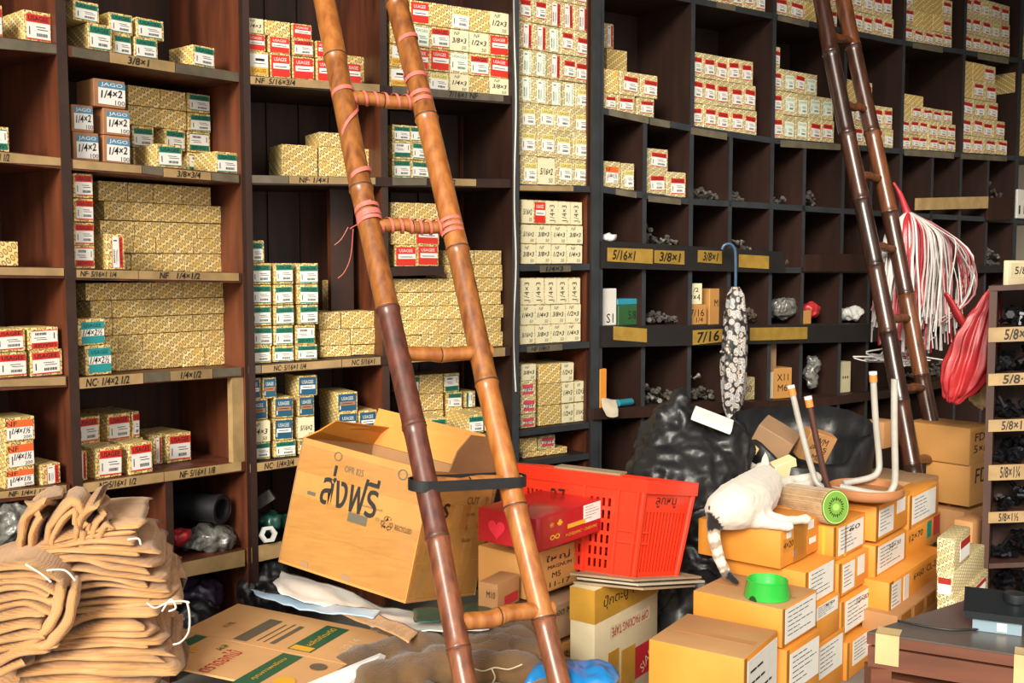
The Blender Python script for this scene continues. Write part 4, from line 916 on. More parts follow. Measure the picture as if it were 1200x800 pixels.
# ---------------------------------------------------------------- red crate on flattened cardboard
mat('crate_red', '#e2351b', 0.35, var=.1, scale=10, coat=.15)
mat('sheet_card', '#a28a6c', 0.8, var=.25, scale=9); mat('sheet_pale', '#b9ad98', 0.8, var=.2, scale=9)
ntc, rtc, ltc = at(755, 566, 3.47), at(812, 570, 3.62), at(583, 545, 3.80)
nbc, rbc, lbc = at(742, 677, 3.47), at(792, 675, 3.60), at(592, 655, 3.78)
btc, bbc = ltc + rtc - ntc, lbc + rbc - nbc
crate = thing('plastic_crate', 'bright red slotted plastic crate on flat cardboard', 'crate', nbc)
def cw(p): return Vector(p) - crate.location
def holed(name, a, b, c, d, us, vs, holes, th=.005, m='crate_red'):
    """wall a,b bottom, c,d top (bilinear) pierced by the cells in holes"""
    a, b, c, d = map(cw, (a, b, c, d)); n = (b - a).cross(d - a).normalized() * th
    def P(u, v, k): return a * (1 - u) * (1 - v) + b * u * (1 - v) + c * u * v + d * (1 - u) * v - n * k
    mb = MB(); nu, nv = len(us), len(vs)
    idx = lambda i, j, k: (k * nv + j) * nu + i
    vv = [P(u, v, k) for k in (0, 1) for v in vs for u in us]; fs = []
    solid = lambda i, j: 0 <= i < nu - 1 and 0 <= j < nv - 1 and (i, j) not in holes
    for j in range(nv - 1):
        for i in range(nu - 1):
            if not solid(i, j): continue
            fs.append((idx(i, j, 0), idx(i + 1, j, 0), idx(i + 1, j + 1, 0), idx(i, j + 1, 0))); fs.append((idx(i, j, 1), idx(i, j + 1, 1), idx(i + 1, j + 1, 1), idx(i + 1, j, 1)))
            if not solid(i - 1, j): fs.append((idx(i, j, 0), idx(i, j + 1, 0), idx(i, j + 1, 1), idx(i, j, 1)))
            if not solid(i + 1, j): fs.append((idx(i + 1, j, 0), idx(i + 1, j, 1), idx(i + 1, j + 1, 1), idx(i + 1, j + 1, 0)))
            if not solid(i, j - 1): fs.append((idx(i, j, 0), idx(i, j, 1), idx(i + 1, j, 1), idx(i + 1, j, 0)))
            if not solid(i, j + 1): fs.append((idx(i, j + 1, 0), idx(i + 1, j + 1, 0), idx(i + 1, j + 1, 1), idx(i, j + 1, 1)))
    mb.add(vv, fs); return mb.build(name, m, crate), P
def slotgrid(groups, rows, gap=.012):
    us = [0]; hu = []
    for (u0, u1, n) in groups:
        st = (u1 - u0) / (2 * n - 1)
        for k in range(n): us += [u0 + 2 * k * st, u0 + (2 * k + 1) * st]; hu.append(len(us) - 2)
    us.append(1); vs = [0]; hv = []
    for (v0, v1) in rows: vs += [v0, v1]; hv.append(len(vs) - 2)
    vs.append(1)
    return us, vs, {(i, j) for i in hu for j in hv}
rows_ = [(.06 + k * .13, .06 + k * .13 + .09) for k in range(6)]
us, vs, hs = slotgrid([(.21, .32, 4), (.36, .42, 2), (.52, .60, 3), (.66, .80, 4)], rows_)
keep = {us.index(u) for u in us if .50 < u < .62}
hs = {(i, j) for (i, j) in hs if not (.34 < us[i] < .62 and vs[j] > .3)}
_, PW = holed('long_wall', lbc, nbc, ntc, ltc, us, vs, hs)
us, vs, hs = slotgrid([(.12, .94, 12)], [(.06, .70)]); holed('short_wall', nbc, rbc, rtc, ntc, us, vs, hs, .004)
MBK = holed('short_wall_lining', nbc + (bbc - nbc) * .02, rbc + (bbc - rbc) * .02, rtc + (btc - rtc) * .02, ntc + (btc - ntc) * .02, [0, 1], [0, 1], set(), .002)
us, vs, hs = slotgrid([(.1, .3, 4), (.4, .6, 4), (.7, .9, 4)], rows_[:5]); holed('long_wall', rbc, bbc, btc, rtc, us, vs, hs); holed('short_wall', bbc, lbc, ltc, btc, [0, 1], [0, 1], set())
holed('base', lbc + Vector((0, 0, .004)), bbc + Vector((0, 0, .004)), rbc + Vector((0, 0, .004)), nbc + Vector((0, 0, .004)), [0, 1], [0, 1], set())
rim = MB(); rim_pts = [ltc, ntc, rtc, btc]; cen = sum(rim_pts, Vector()) / 4
for i in range(4):
    a, b = rim_pts[i], rim_pts[(i + 1) % 4]
    def o_(p, k): q = p - cen; q.z = 0; return p + q.normalized() * k
    rim.hexa([cw(o_(a, .016) - Vector((0, 0, .032))), cw(o_(b, .016) - Vector((0, 0, .032))), cw(o_(b, -.006) - Vector((0, 0, .032))), cw(o_(a, -.006) - Vector((0, 0, .032)))],
             [cw(o_(a, .020) + Vector((0, 0, .014))), cw(o_(b, .020) + Vector((0, 0, .014))), cw(o_(b, -.006) + Vector((0, 0, .014))), cw(o_(a, -.006) + Vector((0, 0, .014)))])
rim.build('rim', 'crate_red', crate)
for f in (.03, .97, .62, .845):
    a = nbc.lerp(lbc, 1 - f); b = ntc.lerp(ltc, 1 - f); nrm = (nbc - lbc).cross(ltc - lbc).normalized() * .006
    MB().tube([cw(a + nrm * .3), cw(b + nrm * .3 - Vector((0, 0, .03)))], .007, 6).build('rib', 'crate_red', crate)
for f in (0.0, 1.0):
    a = nbc.lerp(rbc, f); b = ntc.lerp(rtc, f); MB().tube([cw(a), cw(b - Vector((0, 0, .03)))], .010, 8).build('corner_post', 'crate_red', crate)
for fz in (.36, .48):
    a = nbc.lerp(ntc, fz); MB().tube([cw(lbc.lerp(ltc, fz).lerp(a, .86)), cw(a), cw(rbc.lerp(rtc, fz).lerp(a, .8))], .005, 6).build('band', 'crate_red', crate)
def crate_text(o, X, Z, st, fx, fz, h, w, name='handwriting'):
    X = Vector(X); Z = Vector(Z); mt = frame(cw(o + X * fx + Z * fz), X, Z); nn = -Vector((mt[0][1], mt[1][1], mt[2][1])) * .0015
    MB().text(st, 0, 0, h, w=w, M4=Matrix.Translation(nn) @ mt).build(name, 'ink', crate)
crate_text(lbc, nbc - lbc, ltc - lbc, '27', .48, .74, .05, .06); crate_text(nbc, rbc - nbc, ntc - nbc, 'ลูกหมู', .55, .80, .035, .10)
MB().box((0, 0, 0), (1, 1, 1), M4=frame(cw(ltc.lerp(ntc, .45) + Vector((-.02, .03, .012))), ntc - ltc, (0, 0, 1)) @ Matrix.Diagonal((.26, .05, .006, 1))).build('card_insert', 'sheet_card', crate)
# flattened cardboard sheets under the crate
for i, (dy, a, b, m) in enumerate(((0, 668, 822, 'sheet_card'), (5, 676, 826, 'sheet_pale'), (10, 672, 815, 'sheet_card'))):
    zl = (-.002 - i * .011)
    p = [at(a, 671 + dy, 3.50) , at(742 + i * 6, 679 + dy, 3.40), at(b, 675 + dy, 3.62), at(a + 80, 660 + dy, 3.85)]
    mb = MB(); th = Vector((0, 0, .007)); mb.hexa([q - th for q in p], p)
    tag(mb.build('cardboard_sheet', m), ('topmost', 'middle', 'lowest')[i] + ' flattened cardboard sheet under the red crate', 'cardboard', 'cardboard sheets under the crate')
# ---------------------------------------------------------------- burlap, sacks, plastic
def burlap(name, c1, c2, sc=420):
    m = bpy.data.materials.new(name); m.use_nodes = True; nt = m.node_tree; N = nt.nodes; Lk = nt.links
    b = N['Principled BSDF']; b.inputs['Roughness'].default_value = 0.9; b.inputs['Specular IOR Level'].default_value = .15; b.inputs['Sheen Weight'].default_value = .25
    tc = N.new('ShaderNodeTexCoord'); w1 = N.new('ShaderNodeTexWave'); w2 = N.new('ShaderNodeTexWave'); w2.bands_direction = 'Z'
    for w in (w1, w2): w.inputs['Scale'].default_value = sc / 6; w.inputs['Distortion'].default_value = 2.5; w.inputs['Detail'].default_value = 1; Lk.new(tc.outputs['Object'], w.inputs['Vector'])
    nz = N.new('ShaderNodeTexNoise'); nz.inputs['Scale'].default_value = 9; nz.inputs['Detail'].default_value = 5; Lk.new(tc.outputs['Object'], nz.inputs['Vector'])
    ad = N.new('ShaderNodeMath'); ad.operation = 'MULTIPLY'; Lk.new(w1.outputs['Fac'], ad.inputs[0]); Lk.new(w2.outputs['Fac'], ad.inputs[1])
    mxf = N.new('ShaderNodeMath'); mxf.operation = 'MULTIPLY_ADD'; mxf.inputs[1].default_value = .5; Lk.new(ad.outputs[0], mxf.inputs[0]); Lk.new(nz.outputs['Fac'], mxf.inputs[2])
    r = N.new('ShaderNodeValToRGB'); r.color_ramp.elements[0].color = lin(c2); r.color_ramp.elements[1].color = lin(c1); r.color_ramp.elements[0].position = .35; r.color_ramp.elements[1].position = .85
    Lk.new(mxf.outputs[0], r.inputs['Fac']); Lk.new(r.outputs['Color'], b.inputs['Base Color'])
    bp = N.new('ShaderNodeBump'); bp.inputs['Strength'].default_value = .5; bp.inputs['Distance'].default_value = .003; Lk.new(ad.outputs[0], bp.inputs['Height']); Lk.new(bp.outputs['Normal'], b.inputs['Normal'])
    M[name] = m
burlap('burlap', '#cfa06c', '#9c6d3c'); burlap('burlap_dark', '#7d5d3b', '#4c3722', 900)
mat('plastic_white', '#dcdad4', 0.3, var=.12, scale=9, coat=.3); mat('plastic_blue', '#8fb0cc', 0.3, var=.3, scale=7, col2='#b9cad6', coat=.3)
mat('plastic_black', '#222224', 0.42, var=.4, scale=5, bump=.5, bscale=14); mat('plastic_sky', '#1f7fc4', 0.35, var=.2, scale=9, bump=.3, coat=.2)
mat('plastic_purple', '#3f3550', 0.35, var=.4, scale=8, bump=.4, coat=.2); mat('plastic_red', '#b52f33', 0.4, var=.3, scale=9, col2='#8f2226', bump=.2)
mat('plastic_cream', '#c9b084', 0.35, var=.2, scale=9, bump=.2, coat=.2); mat('plastic_clear', '#7c7b76', 0.25, var=.65, scale=30, bump=1.0, bscale=40, coat=.4)
mat('plastic_green', '#1f4a40', 0.3, var=.3, scale=12, coat=.3)
def fold(name, label, pts, depth, thick, m='burlap', seed=0, Y=2.9, group='folded burlap sacks', nseg=5, pinch=None, cat='sack', amp=.008, lean=0.0, ndep=15):
    """one folded cloth layer: a thick rounded slab following a picture-row path at distance Y, running back by depth"""
    P = spline([at(x, y, Y + (dy if dy else 0)) for x, y, dy in [(p + (0,))[:3] for p in pts]], nseg); n = len(P); o0 = P[0].copy(); mb = MB(); vs = []
    sec = []
    K = 24
    for j in range(K):                       # rounded-rectangle section in (depth, up)
        a = 2 * PI * j / K; ca, sa = math.cos(a), math.sin(a)
        sec.append((math.copysign(abs(ca) ** .35, ca) * .5, math.copysign(abs(sa) ** .8, sa) * .5))
    fs = []; plies = (-.27, .27)
    for pi_, po in enumerate(plies):
        b0 = len(vs); sd = seed + pi_ * 11.3; cut = (0.0, .05)[pi_] if (int(seed) % 2) else (.06, 0.0)[pi_]
        for i, p in enumerate(P):
            t = (P[min(i + 1, n - 1)] - P[max(i - 1, 0)]).normalized(); upv = Vector((0, 1, 0)).cross(t) * -1; upv = upv.normalized() if upv.z > 0 else -upv.normalized()
            f = i / (n - 1); tk = thick * .56; e = min(1, min(f, 1 - f) * n / 1.6 + .45)
            for j, (a, b) in enumerate(sec):
                ragged = (mnoise.noise(Vector((a * 5 + sd, sd, .5 * b))) * .05 - cut) * max(0, f - .55) / .45
                q = p + Vector((-.30, .95, 0)) * (a + .5) * depth + upv * (b * tk * e + po * thick) + Vector((0, 0, lean)) * (a + .5) + t * ragged
                nz = mnoise.noise_vector(q * 6 + Vector((sd, 0, 0))) * amp + mnoise.noise_vector(Vector((q.x * 9, q.y * 26, q.z * 26)) + Vector((0, sd, 0))) * amp * .5 + mnoise.noise_vector(q * 60) * amp * .1
                vs.append(q + nz - o0)
        for i in range(n - 1):
            for j in range(K): fs.append((b0 + i * K + j, b0 + i * K + (j + 1) % K, b0 + (i + 1) * K + (j + 1) % K, b0 + (i + 1) * K + j))
        fs += [tuple(range(b0, b0 + K))[::-1], tuple(range(b0 + (n - 1) * K, b0 + n * K))]
    mb.add(vs, fs); o = mb.build(name, m, None, 180, o0)
    bm = bmesh.new(); bm.from_mesh(o.data); bmesh.ops.recalc_face_normals(bm, faces=bm.faces); bm.to_mesh(o.data); bm.free()
    return tag(o, label, cat, group)
YB_ = 2.75
FD = [  # path (picture points), depth, thickness m, label, Y
 ([(20, 800), (110, 795), (212, 798)], .5, .06, 'lowest folded burlap sack of the pile at the picture base', 2.70),
 ([(30, 782), (110, 776), (207, 781)], .48, .045, 'burlap fold with frayed end just above the lowest sack', 2.72),
 ([(60, 768), (130, 762), (205, 765)], .46, .038, 'burlap sack fold under the thick rolled layer', 2.74),
 ([(64, 756), (120, 749), (196, 750)], .44, .036, 'thin burlap fold between the two rolled layers', 2.75),
 ([(66, 748), (110, 733), (182, 727)], .42, .055, 'thick rolled burlap layer pointing at the string end', 2.76),
 ([(74, 722), (130, 718), (210, 712)], .46, .040, 'burlap fold tied with white string at its frayed corner', 2.79),
 ([(74, 706), (130, 702), (205, 700)], .46, .036, 'burlap fold with frayed edge above the white string', 2.80),
 ([(60, 694), (110, 684), (160, 689), (196, 690)], .45, .034, 'burlap fold fanning out under the long wavy layer', 2.81),
 ([(30, 676), (90, 664), (140, 672), (193, 677)], .45, .034, 'long wavy burlap layer in mid pile', 2.82),
 ([(5, 662), (70, 650), (130, 655), (188, 660)], .45, .036, 'burlap layer crossing beneath the topmost bundle', 2.83),
 ([(40, 650), (110, 640), (186, 644)], .42, .036, 'burlap layer with short string tuft near its end', 2.84),
 ([(60, 640), (110, 626), (172, 620)], .38, .034, 'upper folded burlap layer beneath the crumpled bundle', 2.86),
 ([(-20, 676), (30, 668), (62, 680), (78, 700)], .3, .034, 'upper fold of the tied burlap bundle at the frame edge', 2.70),
 ([(-20, 694), (30, 686), (64, 700), (76, 716)], .3, .036, 'second fold of the tied burlap bundle at frame edge', 2.69),
 ([(-20, 714), (25, 704), (60, 716), (70, 730)], .3, .040, 'third fold of the tied burlap bundle at frame edge', 2.68),
 ([(-20, 738), (30, 728), (62, 736)], .3, .045, 'swollen lower fold of the tied bundle at frame edge', 2.67),
 ([(-20, 762), (30, 750), (66, 752)], .3, .045, 'burlap fold below the tied bundle at frame edge', 2.66),
 ([(-20, 792), (20, 775), (56, 770)], .3, .05, 'pale burlap fold at the bottom frame corner', 2.65),
 ([(78, 690), (72, 725), (50, 752), (20, 768)], .12, .05, 'burlap strap fold curling down the pile middle', 2.66)]
for i, (pts, dp, tk, lab, Y) in enumerate(FD): fold('burlap_sack', lab, pts, dp, tk, seed=i * 3.7, Y=Y, amp=.011, pinch=None)
for i, (pts, tk, lab) in enumerate((([(28, 648), (34, 618), (52, 598), (62, 600)], .05, 'crumpled burlap roll at the peak facing the clear bag'), ([(56, 645), (62, 620), (84, 594), (96, 612), (92, 640)], .045, 'crumpled burlap loop at the very top of the pile'),
                                 ([(96, 640), (100, 612), (118, 594)], .04, 'burlap corner sticking up at the pile peak'), ([(106, 640), (120, 612), (132, 614)], .04, 'crumpled burlap corner beside the shelf divider'))):
    fold('burlap_sack', lab, pts, .22, tk, seed=30 + i * 5, Y=2.86, amp=.014)
# heap core: lower folded sacks that carry the pile
for i, z in enumerate((.0, .12, .24, .36)):
    blob('burlap_sack', [((-1.28 + .03 * (i % 2), 2.98, z + .06), (.26, .2, .075))], .02, 'burlap', None, 3, lambda p: .012 * fbm(p * 9))
    tag(bpy.data.objects[[o.name for o in COL.objects if o.name.startswith('burlap_sack')][-1]], None)
cores = [o for o in COL.objects if o.name.startswith('burlap_sack') and 'label' not in o]
for i, o in enumerate(cores): tag(o, ('ground-level', 'second', 'third', 'uppermost')[i] + ' burlap sack buried in the core of the pile', 'sack', 'folded burlap sacks')
twine = thing('string_tie', 'white string tied round the burlap pile at its frayed corner', 'string')
for pts in ([(172, 706), (182, 712), (196, 706), (212, 704), (222, 706)], [(219, 704), (222, 720), (221, 740), (212, 752), (203, 755)], [(190, 716), (200, 702), (206, 712), (198, 716)], [(55, 668), (76, 668), (88, 680)], [(30, 661), (48, 672), (60, 682)], [(150, 632), (162, 631), (165, 638)], [(27, 748), (30, 764)]):
    MB().tube(spline([at(x, y, 2.68) for x, y in pts], 5), .0028, 6).build('strand', 'cord_white', twine, 60)
# filled brown sacks under the ladder foot
def sack(label, px, py, Y, r, rot=0, m='burlap_dark', seed=0, k=.3, name='filled_sack', vox=.014, group='filled brown sacks', cat='sack'):
    c = at(px, py, Y); R3 = Matrix.Rotation(rot, 3, 'Z'); balls = []
    for ix in (-1, 0, 1):
        for iy in (-1, 1): balls.append((R3 @ Vector((ix * r[0] * .55, iy * r[1] * .45, 0)), (r[0] * .48, r[1] * .55, r[2]), R3))
    o = blob(name, balls, vox, m, None, 5, lambda p: .05 * r[2] * 4 * fbm(p * 5 + Vector((seed, 0, 0))) + .008 * fbm(p * 18 + Vector((0, seed, 0))), c)
    return tag(o, label, cat, group)
sack('dark brown sack nearest the flattened printed carton', 520, 762, 3.25, (.26, .2, .07), .2, seed=1)
sack('dark brown sack right under the lowest ladder rung', 572, 744, 3.36, (.17, .2, .055), -.1, seed=2)
sack('tied brown sack in front of the lowest rung', 570, 778, 3.14, (.20, .16, .07), -.2, seed=3)
sack('lowest brown sack at the picture base between ladder poles', 560, 830, 3.0, (.34, .2, .12), 0, seed=4)
sack('brown sack peeking out beneath the printed carton corner', 470, 780, 3.05, (.18, .16, .06), .5, seed=5)
sack('brown sack lying on the floor under the others', 520, 890, 3.15, (.4, .3, .15), .1, seed=6)
mat('tape_beige0', '#b7a98c', .6)
tie = thing('string_tie', 'pale knotted cord on the tied brown sack', 'string')
for pts in ([(552, 778), (566, 782), (580, 778), (596, 780), (612, 774)], [(576, 779), (580, 790), (574, 800)]):
    MB().tube(spline([at(x, y + 4, 2.95) for x, y in pts], 5), .0022, 6).build('strand', 'tape_beige0', tie, 60)
# sheets
def sheet(name, label, rows, m, cat='plastic sheet', group=None, n=6, amp=.01, th=.003, seed=0, freq=14):
    """crumpled sheet through a grid of (px, py, Y) rows"""
    G = [spline([at(*p) for p in r], n) for r in rows]; k = len(G[0]); cols = [spline([g[i] for g in G], n) for i in range(k)]; m2 = len(cols[0]); o0 = cols[0][0].copy()
    vs = []
    for lay in (0, 1):
        for i in range(k):
            for j in range(m2):
                q = cols[i][j]; d = mnoise.noise_vector(q * freq + Vector((seed, 0, 0))) * amp + mnoise.noise_vector(q * freq * 2.7) * amp * .5
                vs.append(q + d - o0 - Vector((0, 0, th)) * lay)
    N1 = k * m2; fs = []
    for i in range(k - 1):
        for j in range(m2 - 1):
            a, b, c, d = i * m2 + j, (i + 1) * m2 + j, (i + 1) * m2 + j + 1, i * m2 + j + 1
            fs += [(a, b, c, d), (a + N1, d + N1, c + N1, b + N1)]
    for i in range(k - 1):
        for j in (0, m2 - 1): a, b = i * m2 + j, (i + 1) * m2 + j; fs.append((a, b, b + N1, a + N1))
    for j in range(m2 - 1):
        for i in (0, k - 1): a, b = i * m2 + j, i * m2 + j + 1; fs.append((a, b, b + N1, a + N1))
    o = MB().add(vs, fs).build(name, m, None, 180, o0)
    bm = bmesh.new(); bm.from_mesh(o.data); bmesh.ops.recalc_face_normals(bm, faces=bm.faces); bm.to_mesh(o.data); bm.free()
    return tag(o, label, cat, group)
sheet('plastic_sheet', 'white plastic sheet folded under the open carton', [[(330, 668, 3.56), (400, 690, 3.45), (480, 716, 3.38), (590, 705, 3.5)], [(322, 683, 3.4), (400, 702, 3.34), (470, 726, 3.25), (580, 722, 3.35)], [(330, 695, 3.32), (390, 712, 3.28), (465, 738, 3.15), (575, 735, 3.25)]], 'plastic_white', amp=.012)
sheet('plastic_sheet', 'pale blue plastic strip poking out beneath the white sheet', [[(292, 690, 3.42), (345, 700, 3.36), (400, 708, 3.3), (445, 716, 3.25)], [(300, 696, 3.36), (350, 712, 3.28), (400, 719, 3.22), (438, 722, 3.2)]], 'plastic_blue', amp=.010)
sheet('plastic_sheet', 'dark green plastic scrap beside the front ladder pole', [[(484, 712, 3.3), (540, 708, 3.32), (585, 700, 3.4)], [(486, 727, 3.18), (540, 724, 3.2), (590, 716, 3.28)]], 'plastic_green', amp=.008)
sheet('burlap_strip', 'tan burlap edge under the white plastic sheet', [[(400, 705, 3.34), (450, 722, 3.22), (490, 738, 3.14)], [(392, 716, 3.26), (445, 736, 3.13), (480, 752, 3.06)]], 'burlap', 'sack', amp=.008)
# flattened printed carton
fc = thing('flattened_carton', 'flattened brown carton with red, green and yellow print', 'cardboard', at(279, 707, 3.42))
def fw(p): return Vector(p) - fc.location
FA, FB, FC_, FD_ = at(279, 707, 3.42), at(462, 743, 3.26), at(352, 812, 2.78), at(150, 770, 2.92)
FM1, FM2 = FA.lerp(FD_, .56), FB.lerp(FC_, .56)
def slab(a, b, c, d, name, m, th=.006):
    t = Vector((0, 0, th)); return MB().hexa([fw(p) - t for p in (a, b, c, d)], [fw(p) for p in (a, b, c, d)]).build(name, m, fc)
s1 = slab(FD_.lerp(FA, .455), FC_.lerp(FB, .455), FB, FA, 'panel', 'card_flat'); s2 = slab(FD_, FC_, FC_.lerp(FB, .448), FD_.lerp(FA, .448), 'panel', 'card_flat')
def fprint(u0, v0, u1, v1, m, name='printed_band', k=.0012):
    def P(u, v): return fw(FD_ * (1 - u) * (1 - v) + FC_ * u * (1 - v) + FB * u * v + FA * (1 - u) * v) + Vector((0, 0, k))
    MB().quad(P(u0, v0), P(u1, v0), P(u1, v1), P(u0, v1)).build(name, m, fc)
def ftext(u, v, st, h, w, m, rot=0.0, name='lettering'):
    o = fw(FD_ * (1 - u) * (1 - v) + FC_ * u * (1 - v) + FB * u * v + FA * (1 - u) * v) + Vector((0, 0, .0024)); X = (FA - FD_).normalized(); Z = -(FB - FA)
    mt = frame(o, X, Z); MB().text(st, 0, 0, h, w=w, M4=mt, rot=rot).build(name, m, fc)
fprint(.62, .50, .76, .93, 'print_green'); fprint(.30, .48, .38, .86, 'print_grey'); fprint(.64, -.05, .76, .43, 'print_green'); fprint(.10, .0, .17, .44, 'print_green'); fprint(.50, .52, .53, .84, 'print_grey'); fprint(.42, .52, .43, .82, 'print_grey'); fprint(.46, .52, .47, .85, 'print_grey')
ftext(.69, .74, 'ผลิตภัณฑ์ดี', .022, .16, 'print_yellow'); ftext(.70, .20, 'คุณภาพเยี่ยม', .022, .17, 'print_yellow'); ftext(.42, .17, 'ตราดอกไม้', .05, .17, 'print_red', name='red_lettering'); ftext(.33, .34, 'ผล', .02, .04, 'print_green')
ftext(.20, .22, '❋', .06, .08, 'print_yellow', name='flower_print'); ftext(.9, .34, '●', .05, .05, 'print_grey', name='round_print'); ftext(.86, .08, '●', .06, .07, 'print_yellow', name='round_print'); ftext(.88, .72, '30 14', .03, .09, 'card_cream', name='handwriting'); ftext(.16, .66, '10 ML', .02, .05, 'print_grey')
fprint(.63, .505, .75, .57, 'print_yellow', k=.0018, name='arrow_print')
# papers beneath it
for i, (dy, m, lab) in enumerate(((0, 'paper_white', 'white paper sheet sticking out under the printed carton'), (10, 'sheet_card', 'thin brown card under the printed carton corner'), (18, 'paper_white', 'lower white paper bundle under the printed carton'))):
    p = [at(360, 800 + dy, 2.80), at(445, 765 + dy, 3.02), at(470, 775 + dy, 3.1), at(380, 822 + dy, 2.78)]
    tag(MB().hexa([q - Vector((0, 0, .008)) for q in p], p).build('paper_sheet', m), lab, 'paper')
# blue bag at the bottom
o = blob('blue_bag', [(at(668, 796, 3.0), (.115, .1, .04)), (at(640, 797, 3.0), (.06, .08, .04)), (at(622, 800, 3.0), (.03, .06, .04)), (at(700, 793, 3.02), (.06, .08, .035)), (at(668, 860, 3.0), (.13, .12, .16)), (at(640, 850, 3.0), (.09, .1, .12))], .009, 'plastic_sky', None, 2, lambda p: .010 * fbm(p * 8) + .010 * (1 - 2 * abs(fbm(p * 12, 2))))
tag(o, 'bright blue plastic bag at the foot of the ladder', 'plastic bag')
# rubbish bags
def bag(name, label, balls, m, vox=.016, a1=.03, f1=5, a2=.012, f2=16, seed=0, cat='plastic bag', sm=3, group=None):
    def d(p): q = p + Vector((seed, seed * .3, 0)); return a1 * fbm(q * f1) + a2 * (1 - 2.2 * abs(fbm(q * f2, 2)))
    return tag(blob(name, balls, vox, m, None, sm, d), label, cat, group)
bag('rubbish_bag', 'bulging black rubbish bag behind the red crate', [(at(797, 470, 4.2), (.035, .05, .05)), (at(790, 492, 4.2), (.085, .09, .09)), (at(790, 525, 4.2), (.16, .15, .14)), (at(805, 570, 4.15), (.25, .2, .22)), (at(848, 528, 4.2), (.12, .13, .13)), (at(830, 620, 4.1), (.22, .18, .2)), (at(815, 700, 4.1), (.27, .25, .25)), (at(790, 760, 4.0), (.2, .2, .3))], 'plastic_black', seed=2, a1=.025, f1=5, a2=.016, f2=12, vox=.012, sm=6)
bag('rubbish_bag', 'slumped black plastic beside the tape carton', [(at(818, 720, 3.86), (.13, .1, .12)), (at(812, 790, 3.84), (.15, .12, .2)), (at(822, 690, 3.86), (.09, .08, .05)), (at(812, 850, 3.86), (.14, .12, .12))], 'plastic_black', seed=5, a1=.04, f1=6, a2=.018, f2=9)
# open black bag: thick rim bowl holding cartons
ob = thing('open_rubbish_bag', 'open black rubbish bag full of cartons behind the cat', 'plastic bag', at(938, 560, 4.5))
mb = MB(); Rr_ = random.Random(3); n_ = 64; prof = []
cz = at(938, 560, 4.5)
def bagring(k, r, z, ph): 
    out = []
    for j in range(n_):
        a = 2 * PI * j / n_; rr = r * (1 + .10 * math.sin(3 * a + ph) + .05 * math.sin(7 * a + ph * 2)); out.append(Vector((math.cos(a) * rr * 1.12, math.sin(a) * rr * .85, z + .03 * math.sin(2 * a + ph) + (.10 * math.sin(a) if k else 0))))
    return out
rings = [bagring(0, .10, -.52, 0), bagring(0, .22, -.5, .2), bagring(0, .25, -.3, .4), bagring(0, .24, -.1, .6), bagring(1, .25, .09, .8), bagring(1, .255, .20, .9), bagring(1, .235, .215, .9), bagring(1, .225, .08, .8), bagring(0, .2, -.08, .6), bagring(0, .05, -.14, .6)]
for i, rg in enumerate(rings):
    for j, v in enumerate(rg): v += mnoise.noise_vector(v * 7) * .03 + mnoise.noise_vector(v * 19) * .015
vs = [v for r in rings for v in r]; fs = []
for i in range(len(rings) - 1):
    for j in range(n_): fs.append((i * n_ + j, i * n_ + (j + 1) % n_, (i + 1) * n_ + (j + 1) % n_, (i + 1) * n_ + j))
fs += [tuple(range(n_))[::-1], tuple(range((len(rings) - 1) * n_, len(rings) * n_))]
mb.add(vs, fs).build('bag_skin', 'plastic_black', ob, 180)
def tilted(name, label, px, py, Y, size, rx, ry, rz, m, cat='carton', group='cartons in the open black bag', text=None):
    bm = bevel_box(*size, .003, 1); bmesh.ops.translate(bm, verts=bm.verts, vec=(0, -size[1] / 2, -size[2] / 2)); bm.normal_update(); me = bm_mesh(bm, name, m, 40)
    o = obj(name, me, None, at(px, py, Y)); o.rotation_euler = (rx, ry, rz); tag(o, label, cat, group)
    if text:
        mb = MB()
        for (st, x, z, h, w) in text: mb.text(st, x * size[0], z * size[2], h, y=-size[1] / 2 - .0012, w=w)
        mb.build('handwriting', 'ink', o)
    return o
tilted('brown_carton', 'plain open brown carton tipped in the open black bag', 908, 515, 4.42, (.16, .13, .11), .25, .5, -.4, 'card_grey')
tilted('tan_carton', 'tan hand-lettered carton leaning in the open black bag', 955, 522, 4.4, (.13, .06, .13), .3, .3, .3, 'card_brown', text=[('WM', 0, .25, .03, .06), ('สกรู', 0, -.02, .03, .08), ('M8', .05, -.3, .025, .04)])
tilted('gold_carton', 'small gold printed carton sticking out beside the cat ear', 918, 548, 4.28, (.10, .05, .07), .2, -.3, .3, 'gold_pale')
tilted('gold_carton', 'tiny gold box flap at the black bag edge', 880, 525, 4.28, (.05, .04, .03), .2, .4, .2, 'gold')
tilted('white_carton_flap', 'flat white card lying on the bulging black bag', 835, 492, 4.1, (.16, .10, .02), .3, .35, -.2, 'paper_white', 'cardboard')
# ---------------------------------------------------------------- cat on the carton
m = bpy.data.materials.new('cat_fur'); m.use_nodes = True; nt = m.node_tree; b = nt.nodes['Principled BSDF']; b.inputs['Roughness'].default_value = .85; b.inputs['Sheen Weight'].default_value = .3; b.inputs['Specular IOR Level'].default_value = .2
ca_ = nt.nodes.new('ShaderNodeVertexColor'); ca_.layer_name = 'coat'; nt.links.new(ca_.outputs['Color'], b.inputs['Base Color'])
tcx = nt.nodes.new('ShaderNodeTexCoord'); nzx = nt.nodes.new('ShaderNodeTexNoise'); nzx.inputs['Scale'].default_value = 160; nzx.inputs['Detail'].default_value = 2; bpx = nt.nodes.new('ShaderNodeBump'); bpx.inputs['Strength'].default_value = .35; bpx.inputs['Distance'].default_value = .004
nt.links.new(tcx.outputs['Object'], nzx.inputs['Vector']); nt.links.new(nzx.outputs['Fac'], bpx.inputs['Height']); nt.links.new(bpx.outputs['Normal'], b.inputs['Normal'])
M['cat_fur'] = m
